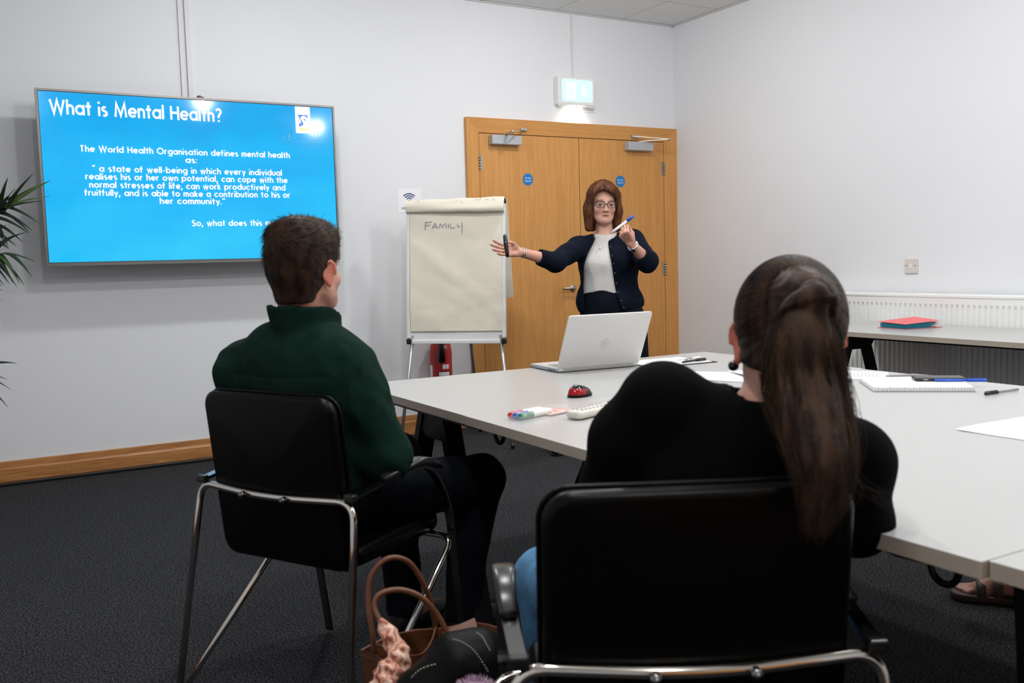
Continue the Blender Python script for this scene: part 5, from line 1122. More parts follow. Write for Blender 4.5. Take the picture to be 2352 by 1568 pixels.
# ================================================================== the trainer
def trainer():
    p = Person(-1.57, -1.28, 216, 'woman with auburn bob and glasses in a navy cardigan standing by the flipchart, arm out'); t = p.t; L = p.L; PX = 1/392.
    Rh = np.array(Matrix.Rotation(math.radians(11), 3, 'Z'))@np.array(Matrix.Rotation(math.radians(-4), 3, 'X'))@np.array(Matrix.Rotation(math.radians(-2), 3, 'Y')); hc = L(1385, 470, 5.53); sc = 1.04
    nb = L(1390, 545, 5.55); sR = L(1321, 570, 5.54); sL = L(1456, 552, 5.52); eR = L(1277, 601, 5.34); wR = L(1195, 579, 5.22); eL = L(1487, 600, 5.36); wL = L(1450, 560, 5.24)
    pel = V3(-.02, .02, .83); kR, kL = V3(.16, .03, .46), V3(-.14, .06, .46); aR, aL = V3(.33, -.02, .09), V3(-.16, .02, .09)
    F = Sdf(); T = head_parts(F, Rh, hc, sc, jaw=1.04, ears=True); F.u(cap(hc+V3(0, -.02, -.06), nb+V3(0, -.01, -.02), .049, .056), .022)
    F.u(cap(nb+V3(0, 0, -.03), sR, .04, .042), .03); F.u(cap(nb+V3(0, 0, -.03), sL, .04, .042), .03); F.u(ell((.0, .0, 1.13), (.14, .085, .13)), .04); F.u(cap((0, 0, 1.1), pel, .085, .10, (0, 1, 0), .7), .05)
    for s, e, w in ((sR, eR, wR), (sL, eL, wL)): F.u(cap(s, e, .042, .036), .02); F.u(cap(e, w, .040, .0235), .012)
    dR = L(1132, 570, 5.15)-wR; tipsR, WR = hand_parts(F, wR, dR, (.25, -1, -.35), -1, ((.10, .22, .2), (.05, .18, .15), (.08, .18, .15), (.12, .25, .2)), .20, 1.0, (.35, .75, .55))
    dL = L(1424, 522, 5.17)-wL; tipsL, WL = hand_parts(F, wL, dL, (.45, .8, .25), 1, ((1.25, 1.45, .8), (1.35, 1.5, .8), (1.45, 1.5, .8), (1.5, 1.5, .8)), .05, .96, (.35, .9, .9))
    for h_, k_, a in ((pel+V3(.09, 0, -.02), kR, aR), (pel+V3(-.09, 0, -.02), kL, aL)): F.u(cap(h_, k_, .08, .05), .03); F.u(cap(k_, a, .05, .034), .02); F.u(cap(a, a+V3(0, .13, -.06), .032, .028), .02)
    def col(V):
        q = (V-hc)@Rh/sc; c = np.tile(V3(.66, .36, .265), (len(V), 1)); rg = np.random.default_rng(1)
        def blend(mask, cc): c[:] = c*(1-mask[:, None])+np.array(cc)*mask[:, None]
        face = q[:, 1] > .05
        for s in (-1, 1): blend(.28*np.exp(-(((q[:, 0]-s*.042)/.02)**2+((q[:, 2]+.030)/.02)**2))*face, (.62, .20, .15))
        lip = np.exp(-np.maximum(0, ((np.abs(q[:, 0])/.0215)**2+((q[:, 2]+.0608)/.0095)**2)-.8)*4)*(q[:, 1] > .07); blend(lip*.75, (.46, .15, .13)); mo = np.exp(-((np.abs(q[:, 0])/.017)**4+((q[:, 2]+.0608)/.0020)**2))*(q[:, 1] > .07); blend(mo*.9, (.08, .02, .02))
        for s in (-1, 1):
            br = np.exp(-((np.abs(q[:, 0]-s*.034)/.019)**4+((q[:, 2]-.0235-.004*np.cos((q[:, 0]-s*.03)*90))/.0036)**2))*(q[:, 1] > .05); blend(br*.9, (.13, .06, .035))
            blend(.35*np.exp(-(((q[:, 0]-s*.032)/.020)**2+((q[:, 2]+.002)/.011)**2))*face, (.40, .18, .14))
        blend(.5*(np.abs(q[:, 0]) > .07)*(np.abs(q[:, 2]) < .04), (.58, .19, .12)); hand = np.minimum(np.linalg.norm(V-wR, axis=1), np.linalg.norm(V-wL, axis=1)) < .24
        blend(.25*hand*(np.linalg.norm(q, axis=1) > .15), (.60, .22, .17)); return c
    skin_obj('body', F, .0028, SKIN, t, col)
    # eyes
    EW = mat('eye_white', (.50, .45, .42), .2); EI = mat('iris', (.035, .045, .035), .15); EP = mat('pupil', (.004, .004, .004), .1); LID = mat('eyelid', (.50, .25, .185), .5)
    g = V3(.12, 1, .0)
    for s in (-1, 1):
        ec = T(s*.0315, .0762, .001); gd = unit(Rh@unit(g)); u_ = unit(np.cross(gd, (0, 0, 1))); v_ = np.cross(u_, gd); R3 = np.stack([u_, v_, gd], 1)
        mb = MB().sphere(ec, .0122*sc, 12)
        def disc(r0, r1, mi):
            V = [];
            for k in range(20):
                a = 2*math.pi*k/20
                for r in (r0, r1): V.append(ec+(u_*math.cos(a)+v_*math.sin(a))*r+gd*math.sqrt(.0132**2-r*r))
            mb.add(V, [(2*k, 2*k+1, (2*k+3) % 40, (2*k+2) % 40) for k in range(20)], mi, True)
        disc(.0022, .0062, 1); disc(.00001, .0027, 2); mb.build('eye', [EW, EI, EP], t)
        for nm, up in (('upper_eyelid', 1), ('lower_eyelid', -1)):
            mb = MB(); V = []; nu_, nv_ = 12, 6
            for i in range(nu_+1):
                az = math.radians(-72+144*i/nu_)
                for j in range(nv_+1):
                    edge = (.36 if up > 0 else .40)*math.cos(az)**.7; el_ = edge+(1.45-edge)*j/nv_; R_ = .0142 if j else .0138
                    V.append(ec+Rh@(V3(math.sin(az)*math.cos(el_), math.cos(az)*math.cos(el_), up*math.sin(el_))*R_*sc))
            mb.add(V, [(i*(nv_+1)+j, (i+1)*(nv_+1)+j, (i+1)*(nv_+1)+j+1, i*(nv_+1)+j+1) for i in range(nu_) for j in range(nv_)], 0, True); mb.build(nm, LID, t)
        pts = [ec+Rh@(V3(x, math.sqrt(max(.0146**2-x*x-(.0047*(1-(x/.0165)**2))**2, 1e-6)), .0047*(1-(x/.0155)**2))*sc) for x in np.linspace(-.0120, .0120, 9)]; MB().tube(pts, .0008, 5).build('lashes', BLK, t)
    # teeth line
    MB().box(T(0, .0815, -.0600), (.026, .006, .0040), .001, Matrix(Rh.tolist())).build('teeth', mat('teeth', (.6, .56, .5), .3), t)
    # glasses
    GF = mat('glasses_frame', (.012, .006, .012), .2); mb = MB()
    def lens(s, r=1.0, n=28): return [T(s*.0325+.0250*r*np.sign(math.cos(a))*abs(math.cos(a))**.75, .1005-.35*abs(s*.0325+.025*math.cos(a))**1.6*1.0-.003, .001+.0175*r*np.sign(math.sin(a))*abs(math.sin(a))**.8+.002*(math.sin(a) > 0)) for a in np.linspace(0, 2*math.pi, n+1)[:-1]]
    for s in (-1, 1):
        mb.tube(lens(s), .0017, 6, closed=True); e0 = T(s*.0575, .093, .012); mb.tube([e0, T(s*.0735, .082, .012), T(s*.080, .02, .010), T(s*.0795, -.012, -.002)], .0016, 6)
        up = lens(s)[3:12] if True else []; mb.tube(up, .0023, 6)
    mb.tube([T(-.008, .0975, .004), T(0, .1005, .007), T(.008, .0975, .004)], .0016, 6); gl = mb.build('glasses', GF, t, label='dark thin-framed glasses')
    lm = bpy.data.materials.new('lens_clear'); lm.use_nodes = True; q = lm.node_tree.nodes['Principled BSDF']; q.inputs['Alpha'].default_value = .03; q.inputs['Roughness'].default_value = .03
    for s in (-1, 1): mb = MB(); l_ = lens(s, .96); mb.add(l_, [tuple(range(len(l_)))]); mb.build('lens', lm, gl)
    # hair
    HM = hairmat('auburn_hair', (.15, .058, .026), (.05, .019, .009), .5, 35)
    F = Sdf()
    def U(x, y, z): return hc+Rh@(V3(x, y, z)*sc)
    F.u(ell(U(0, -.012, .048), (.089*sc, .110*sc, .090*sc), Rh), .02); F.u(ell(U(0, -.045, -.03), (.085*sc, .070*sc, .10*sc), Rh), .04); F.u(ell(U(0, .062, .070), (.058*sc, .036*sc, .034*sc), Rh), .03)
    for s in (-1, 1):
        F.u(cap(U(s*.064, .022, .045), U(s*.078, .024, -.040), .032, .030, Rh[:, 0], .85), .04); F.u(cap(U(s*.078, .024, -.040), U(s*.084, .030, -.128), .030, .020, Rh[:, 0], .75), .03); F.u(cap(U(s*.066, -.02, -.02), U(s*.072, -.01, -.125), .040, .026), .04)
    F.u(cap(U(-.04, -.065, -.05), U(-.04, -.060, -.13), .042, .026), .03); F.u(cap(U(.04, -.065, -.05), U(.04, -.060, -.13), .042, .026), .03)
    def cut(P, d):
        q = (P-hc)@Rh/sc; xc = -.003; wid = np.interp(q[:, 2], [-.16, -.11, -.06, 0.0, .03, .055, .075, .088], [.052, .056, .064, .069, .064, .052, .030, -.01]); shift = np.interp(q[:, 2], [0, .04, .085], [0, .002, .022])
        face = np.maximum(np.abs(q[:, 0]-shift)-wid, .020-q[:, 1]); neck_ = np.maximum(np.linalg.norm(q[:, :2]-[0, -.02], axis=1)-.058, q[:, 2]+.05); d = np.maximum(d, -face); d = np.maximum(d, -neck_)
        a = np.arctan2(q[:, 0]-.012, q[:, 1]+.03); return d-.0014*np.sin(a*34+3*np.sin(q[:, 2]*20))-.001*np.sin(a*61+2*np.sin(q[:, 2]*13))
    F.fn(cut); hair = skin_obj('hair', F, .0035, HM, t, rel=1, label='auburn shoulder-length bob'); n = len(hair.data.vertices); Vh = np.empty(n*3, np.float32); hair.data.vertices.foreach_get('co', Vh); Vh = Vh.reshape(-1, 3); N_ = np.empty(n*3, np.float32); hair.data.vertices.foreach_get('normal', N_); N_ = N_.reshape(-1, 3); q = (Vh-hc)@Rh/sc; rg = np.random.default_rng(3); S = []
    ok = np.nonzero((q[:, 2] > -.12) & ~((q[:, 1] > .03) & (np.abs(q[:, 0]) < .066) & (np.abs(N_@Rh[:, 0]) > .6)))[0]
    for i in rg.choice(ok, 3000):
        v = Vh[i].astype(float); n_ = N_[i]; sd = np.clip((q[i, 0]-.012)/.02, -1, 1); tp_ = np.clip((q[i, 2]-.05)/.05, 0, 1); fl = V3(sd*(.10+1.3*tp_), .25*tp_ if q[i, 1] > .0 else -.4*tp_, -1+.4*tp_); fl = Rh@unit(fl); fl = unit(fl-n_*(fl@n_)+rg.normal(size=3)*.018); L_ = .035+.02*rg.random()
        S.append([v+n_*.0002+fl*L_*s-n_*(L_*s)**2*5.0 for s in np.linspace(-.5, .5, 6)])
    strands('hair_strands', S, .0006, HM, hair)
    # clothes
    NAVY = mat('navy_knit', (.0035, .0065, .016), .9, bump=(420, .5, .0012), var=(60, .2), spec=.12); WHT = mat('white_textured_top', (.74, .72, .70), .85, bump=(110, .35, .003, 4, (1, 1, 3)))
    PIN = mat('navy_pinstripe', (.003, .005, .011), .85, bump=(300, .3, .001), spec=.12)
    cx = .006
    def torso(F, g=0.0):
        F.u(ell((cx+.00, .0, 1.14), (.178+g, .105+g, .14+g)), .04); F.u(ell((cx, .045, 1.13), (.145+g, .078+g, .078+g)), .04); F.u(cap((cx, .015, 1.08), (cx, .01, .93), .158+g, .170+g, (0, 1, 0), .70), .05); F.u(ell((cx-.005, .01, .86), (.175+g, .125+g, .11+g)), .05)
        F.u(cap(nb+V3(.02, -.01, -.055), sR+V3(-.02, 0, .004), .058+g, .050+g), .04); F.u(cap(nb+V3(.03, -.012, -.030), sR+V3(-.030, -.005, .022), .046+g, .042+g), .03); F.u(cap(nb+V3(-.02, -.01, -.055), sL+V3(.02, 0, .004), .060+g, .054+g), .04); return F
    nax = unit(V3(0, .25, 1)); nc = nb+V3(0, .01, .0)
    def neck(P, d, r=.062, z0=-.018): q_ = P-nc; z = q_@nax; rr = np.linalg.norm(q_-np.outer(z, nax), axis=1); return np.maximum(d, -np.maximum(rr-r-.4*np.clip(z-z0, 0, 1), -(z-z0)))
    fs = folds(51, 22, .006, (0, 0, 1), .2)
    F = torso(Sdf(), -.012); F.u(cap(nb+V3(0, 0, -.05), nb+V3(0, .008, .020), .078, .064), .02); F.fn(lambda P, d: d-fs(P)-.0004*np.sin(P[:, 2]*420+2*np.sin(P[:, 0]*30))); F.fn(lambda P, d: neck(P, np.maximum(d, .955-P[:, 2]+.01*np.sin(P[:, 0]*30)), .0575, .022)); skin_obj('white_top', F, .0045, WHT, t, label='white textured round-neck top')
    F = Sdf(); F.u(ell((cx, .01, .90), (.172, .122, .12)), .04); F.u(ell((cx-.005, .0, .82), (.178, .125, .12)), .05)
    for h_, k_, a in ((pel+V3(.085, 0, -.05), kR, aR), (pel+V3(-.085, 0, -.05), kL, aL)): F.u(cap(h_, k_, .105, .085), .03); F.u(cap(k_, a, .085, .080), .02)
    F.fn(lambda P, d: np.maximum(np.maximum(d-.0014*np.sin(P[:, 0]*430), P[:, 2]-.985), .05-P[:, 2])); skin_obj('trousers', F, .006, PIN, t, label='high-waisted navy pinstriped trousers')
    F = torso(Sdf(), .004); F.u(ell((cx, .0, .90), (.192, .130, .10)), .05); TF = torso(Sdf(), .004); TF.u(ell((cx, .0, .90), (.192, .130, .10)), .05)
    cR = eR+(wR-eR)*.48; cL = eL+(wL-eL)*.42
    F.u(cap(sR+V3(-.01, 0, 0), eR, .062, .056), .035); F.u(cap(eR, cR, .056, .043), .02); F.u(cap(sL+V3(.01, 0, 0), eL, .062, .062), .035); F.u(cap(eL, cL, .062, .050), .02)
    fc_ = folds(61, 20, .009, (0, 0, 1), .3); fd = folds(62, 45, .003)
    za = np.array([.80, .855, .93, .985, 1.04, 1.12, 1.18, 1.24, 1.30, 1.36]); xl = np.array([.150, .150, .155, .158, .160, .150, .128, .095, .072, .06]); xr = np.array([-.085, -.068, -.040, -.028, -.020, -.010, .0, .008, .010, .0])
    def card(P, d):
        d = d-fc_(P)-fd(P); inner = TF(P)+.014; d = np.maximum(d, -inner); x, z = P[:, 0], P[:, 2]; op = np.maximum(np.maximum(x-np.interp(z, za, xl), np.interp(z, za, xr)-x), -P[:, 1]-.0)
        d = np.maximum(d, -op); hem = np.interp(x, [-.25, -.05, .13, .17, .22], [.875, .840, .865, .832, .86]); d = np.maximum(d, (hem-z)); return neck(P, d, .066, .0)
    F.fn(card)
    for c_, dd, k in ((cR, wR-eR, 0), (cL, wL-eL, 1)):
        u_ = unit(dd); F.fn(lambda P, d, c_=c_, u_=u_: np.where(np.linalg.norm(P-c_, axis=1) < .11, np.maximum(d, (P-c_)@u_), d))
    skin_obj('cardigan', F, .0042, NAVY, t, label='open navy button-front cardigan')
    # button band buttons
    BT = mat('dark_button', (.03, .022, .018), .25)
    for k, z in enumerate((1.255, 1.215, 1.165, 1.118, 1.065, 1.005, .955, .905, .865)):
        x = float(np.interp(z, za, xr))-.012; y0 = .30
        for y0 in np.arange(.30, .0, -.002):
            if TF(np.array([[x, y0, z]]))[0] < .003: break
        MB().sphere((x, y0+.003, z), (.0062, .003, .0062), 8).build('button', BT, t)
    for a in (aR, aL):
        F = Sdf(); F.u(ell((a[0], a[1]+.10, .034), (.040, .115, .028)), .02); F.u(ell((a[0], a[1]-.02, .045), (.034, .045, .040)), .02); F.fn(lambda P, d: np.maximum(d, .004-P[:, 2])); sh = skin_obj('shoe', F, .006, NAVY, t)
        MB().slab(.078, .25, .012, .038, lambda q: (q[0]+a[0], q[1]+a[1]+.06, q[2]+.0075)).build('sole', M['black'], sh)
    # jewellery
    def ring_at(c, d, r, rt, name, m_, n=20, flat=1.0):
        d = unit(d); a = unit(np.cross(d, (0, 0, 1))); b_ = np.cross(a, d); return MB().tube([np.array(c)+a*math.cos(q)*r+b_*math.sin(q)*r*flat for q in np.linspace(0, 6.283, n+1)[:-1]], rt, 8, closed=True).build(name, m_, t)
    ring_at(wR+(eR-wR)*.04, eR-wR, .027, .0042, 'bracelet', M['silver']); ring_at(wR+(eR-wR)*.09, eR-wR, .029, .0022, 'bracelet', M['silver'])
    wt_ = ring_at(wL+(eL-wL)*.10, eL-wL, .0275, .0065, 'watch_strap', M['silver']); d = unit(eL-wL); n_ = unit(V3(.45, .8, .25)-d*(V3(.45, .8, .25)@d)); c = wL+(eL-wL)*.10+n_*.029
    MB().cyl(c, c+n_*.006, .015, 20).build('watch_case', M['silver'], wt_)
    pts = spline([nb+V3(.062, .02, .03), nb+V3(.055, .075, -.02), nb+V3(.030, .110, -.062), nb+V3(.006, .085, -.005), nb+V3(-.02, .07, .02)], 6); MB().tube(pts, .0011, 5).sphere(nb+V3(.031, .113, -.066), .005, 8).build('necklace', M['silver'], t)
    g_ = tipsL[2]; ring_at((np.array(g_[0])+np.array(g_[1]))/2, np.array(g_[1])-np.array(g_[0]), .0095, .0016, 'finger_ring', M['silver']); g_ = tipsR[2]; ring_at((np.array(g_[0])*.6+np.array(g_[1])*.4), np.array(g_[1])-np.array(g_[0]), .0092, .0016, 'finger_ring', M['gold'])
    # held things are things of their own (world placement)
    def world(q): return p.o+p.rt*q[0]+p.fw*q[1]+V3(0, 0, q[2])
    m0, m1 = at(1404, 535, 5.10), at(1455, 496, 5.10); c = (m0+m1)/2
    mk = empty('whiteboard_marker', c, 0, 'blue capped white marker held in the trainer\'s raised left hand', 'marker'); dv = unit(m1-m0); Lm = np.linalg.norm(m1-m0)
    MB().tube([-dv*Lm*.5, -dv*Lm*.42, -dv*Lm*.40, dv*Lm*.22], [.003, .0045, .0075, .0075], 14).build('barrel', M['white'], mk); MB().tube([dv*Lm*.20, dv*Lm*.49, dv*Lm*.5], [.0085, .0080, .006], 14).build('cap', M['blue'], mk); MB().tube([-dv*Lm*.5, -dv*Lm*.54], [.0028, .0015], 8).build('nib', M['navy'], mk)
    m0, m1 = at(1160, 546, 5.10), at(1165, 583, 5.10); c = (m0+m1)/2; ck = empty('presentation_clicker', c, 0, 'slim black presentation clicker held in the trainer\'s outstretched right hand', 'clicker'); dv = unit(m1-m0); Lm = .125
    MB().tube([-dv*Lm*.5, -dv*Lm*.42, -dv*Lm*.1, dv*Lm*.3, dv*Lm*.5], [.005, .010, .0125, .0115, .006], 16).build('body', M['black'], ck); MB().cyl(-dv*.02-CF*.010, -dv*.02-CF*.0118, .004, 12).build('button', M['key'], ck)
if PEOPLE[2]: trainer()
# ================================================================== bags on the floor
def bags():
    a = at(835, 1490, 2.02); b = at(1093, 1424, 2.19); ex_ = unit([b[0]-a[0], b[1]-a[1], 0]); n_ = V3(ex_[1], -ex_[0], 0)     # n_ points towards the camera side
    W_ = float(np.dot(b-a, ex_)); D_ = .15; H_ = .325; o = V3((a[0]+b[0])/2, (a[1]+b[1])/2, 0)+n_*D_*.35
    rz = math.atan2(ex_[1], ex_[0]); t = empty('tote_bag', o, rz, 'tan leather tote bag with looped handles on the carpet between the chairs', 'bag'); 
    def Lc(P): q = P-o; return V3(q@ex_, q@-n_, q[2])
    def wall(x, y0, y1): pass
    mb = MB(); th = .004; V = []
    ring = [(-W_/2, D_/2), (-W_/2, 0), (-W_/2, -D_/2), (-W_/4, -D_/2-.012), (0, -D_/2-.016), (W_/4, -D_/2-.012), (W_/2, -D_/2), (W_/2, 0), (W_/2, D_/2), (W_/4, D_/2+.008), (0, D_/2+.012), (-W_/4, D_/2+.008)]
    n = len(ring)
    for sc_, z in ((.80, .004), (.86, .12), (.95, .24), (1.0, H_)):
        for i, (x, y) in enumerate(ring): V.append((x*sc_, y*sc_*(1 if z < .3 else .9), z+(.012*math.sin(i*1.3) if z > .3 else 0)))
    for sc_, z in ((.985, H_-.001), (.93, .24), (.84, .12), (.78, .010)):
        for i, (x, y) in enumerate(ring): V.append((x*sc_, y*sc_*(1 if z < .3 else .9)*.96, z+(.012*math.sin(i*1.3) if z > .3 else 0)))
    F = [(k*n+i, k*n+(i+1) % n, (k+1)*n+(i+1) % n, (k+1)*n+i) for k in range(7) for i in range(n)]+[tuple(range(n)), tuple(range(7*n, 8*n))]
    mb.add(V, F, 0); mb.build('body', M['tan'], t)
    MB().tube([(x*.998, y*.9, H_-.012+.012*math.sin(i*1.3)) for i, (x, y) in enumerate(ring)], .0016, 5, closed=True).build('rim_piping', M['tan'], t)
    h1 = [Lc(at(u, v, d)) for u, v, d in ((860, 1500, 2.0), (855, 1455, 2.0), (846, 1390, 2.01), (850, 1330, 2.02), (875, 1292, 2.03), (905, 1280, 2.04), (940, 1292, 2.06), (970, 1335, 2.08), (990, 1385, 2.10), (1000, 1440, 2.12), (1003, 1462, 2.13))]
    h2 = [Lc(at(u, v, d)) for u, v, d in ((930, 1540, 1.93), (905, 1480, 1.93), (874, 1428, 1.94), (860, 1395, 1.95), (866, 1370, 1.96), (890, 1357, 1.97), (925, 1355, 1.98), (965, 1370, 1.99), (1000, 1405, 2.0), (1025, 1450, 2.0), (1034, 1485, 2.0))]
    for h in (h1, h2): MB().tube(spline(h, 6), .0062, 10).build('handle', M['tan'], t)
    MB().tube(spline([Lc(at(u, v, d)) for u, v, d in ((1000, 1440, 2.10), (992, 1470, 2.06), (970, 1500, 2.02), (935, 1505, 1.98), (900, 1492, 1.97), (862, 1478, 1.99))], 6), .0022, 6).build('thin_strap', M['tan'], t)
    MB().add([Lc(at(1015, 1450, 2.16)), Lc(at(1090, 1418, 2.19)), Lc(at(1098, 1445, 2.16)), Lc(at(1030, 1475, 2.12)), Lc(at(1015, 1452, 2.17)), Lc(at(1090, 1420, 2.20)), Lc(at(1098, 1447, 2.17)), Lc(at(1030, 1477, 2.13))], [(0, 1, 2, 3), (7, 6, 5, 4), (0, 4, 5, 1), (1, 5, 6, 2), (2, 6, 7, 3), (3, 7, 4, 0)]).build('folded_flap', M['tan'], t)
    # scarf knotted on the handle
    sm_ = bpy.data.materials.new('scarf_print'); sm_.use_nodes = True; nt = sm_.node_tree; N = nt.nodes.new; L = nt.links.new; bs = nt.nodes['Principled BSDF']; bs.inputs['Roughness'].default_value = .6
    tc = N('ShaderNodeTexCoord'); vz = N('ShaderNodeTexNoise'); vz.inputs['Scale'].default_value = 55; vz.inputs['Detail'].default_value = 3; vz.inputs['Distortion'].default_value = 1.2; L(tc.outputs['Object'], vz.inputs[0])
    rp = N('ShaderNodeValToRGB'); e = rp.color_ramp.elements; e[0].position = .38; e[0].color = (.22, .06, .03, 1); e[1].position = .62; e[1].color = (.72, .50, .40, 1); q = e.new(.5); q.color = (.60, .27, .18, 1); L(vz.outputs[0], rp.inputs[0]); L(rp.outputs[0], bs.inputs['Base Color'])
    c0 = Lc(at(900, 1480, 1.92)); sp_ = [Lc(at(u, v, d)) for u, v, d in ((876, 1432, 1.935), (895, 1462, 1.925), (915, 1497, 1.92))]; k0 = Lc(at(918, 1503, 1.90))
    F = Sdf(); F.chain(sp_, [.010, .018, .020], .01); F.u(ell(k0, (.022, .020, .018)), .008)
    tl = [k0, Lc(at(893, 1545, 1.88)), Lc(at(880, 1600, 1.86)), Lc(at(876, 1660, 1.86))]; F.chain(tl, [.014, .027, .034, .026], .01); F.chain([k0, Lc(at(925, 1530, 1.90))], [.012, .018], .008)
    F.fn(lambda P, d: d-.0022*np.sin(P[:, 2]*230+P[:, 0]*140)-.0014*np.sin(P[:, 0]*330+P[:, 1]*200+P[:, 2]*60)); s_ = skin_obj('scarf', F, .0035, sm_, None); s_.location = o; s_.rotation_euler = (0, 0, rz)
    tag(s_, 'peach and rust patterned scarf knotted around the tan tote bag handle', 'scarf')
    # soft black bag in front
    c = at(1035, 1600, 1.80); c[2] = 0; R2 = math.atan2(CR[1], CR[0])+math.radians(8); tb = empty('shoulder_bag', c, R2, 'soft black bag with pale contrast stitching slumped against the tan tote bag', 'bag'); Rm = np.array(Matrix.Rotation(R2, 3, 'Z'))
    def L2(P): return Rm.T@(np.array(P)-c)
    F = Sdf(); top = L2(at(1060, 1490, 1.86)); tr = L2(at(1130, 1560, 1.80)); tl_ = L2(at(930, 1555, 1.80))
    F.u(rbox((.0, .0, .14), (.135, .065, .135), .05), .02); F.chain([L2(at(962, 1595, 1.82)), L2(at(1045, 1522, 1.83)), L2(at(1108, 1508, 1.84)), L2(at(1130, 1590, 1.82))], [.048, .050, .048, .05], .04); F.u(cap((0, 0, .2), (top[0]-.005, top[1], top[2]-.055), .11, .055, (0, 1, 0), .6), .05); F.u(cap((.02, 0, .2), (tr[0]-.03, tr[1], tr[2]-.06), .09, .05, (0, 1, 0), .6), .05); F.u(cap((-.02, 0, .2), (tl_[0]+.05, tl_[1], tl_[2]-.05), .09, .045, (0, 1, 0), .6), .05)
    f_ = folds(71, 22, .012); F.fn(lambda P, d: np.maximum(d-f_(P), .003-P[:, 2])); bg = skin_obj('body', F, .006, mat('black_nylon', (.0018, .0018, .002), .5, spec=.12), tb)
    bvh_V = np.array([v.co for v in bg.data.vertices])
    def snap(P):
        cc = L2(CC); dr = unit(P-cc); rel = bvh_V-cc; al = rel@dr; pr = np.linalg.norm(rel-np.outer(al, dr), axis=1); m_ = pr < .012
        if not m_.any(): return P
        return cc+dr*(al[m_].min()-.002)
    for pts in (((1040, 1467), (1062, 1474), (1085, 1490), (1105, 1515), (1122, 1543)), ((1094, 1451), (1108, 1462), (1118, 1480), (1126, 1494)), ((945, 1555), (968, 1535), (1003, 1524))):
        Q = spline([snap(L2(at(u, v, 1.85))) for u, v in pts], 9); mb = MB()
        for i in range(0, len(Q)-1, 2): mb.tube([Q[i], Q[i+1]], .0011, 5)
        mb.build('stitching', M['thread'], bg, kind='stuff')
    pc = L2(at(1090, 1596, 1.68)); MB().sphere(pc, (.034, .03, .022), 10).build('fluffy_trim', mat('lilac_fluff', (.42, .20, .36), .95, var=(60, .6, (1, 1, 1), (.75, .65, .70))), tb)
    ft = tb.children[-1] if False else bpy.data.objects['fluffy_trim']; rg = np.random.default_rng(4); S = []
    for i in range(900): d_ = unit(rg.normal(size=3)); q0 = pc+d_*V3(.034, .03, .022); S.append([q0+d_*.012*s+rg.normal(size=3)*.0015*s for s in (0, .5, 1)])
    strands('fluff', S, .0006, ft.data.materials[0], ft)
    # thin lead from the bag
bags()
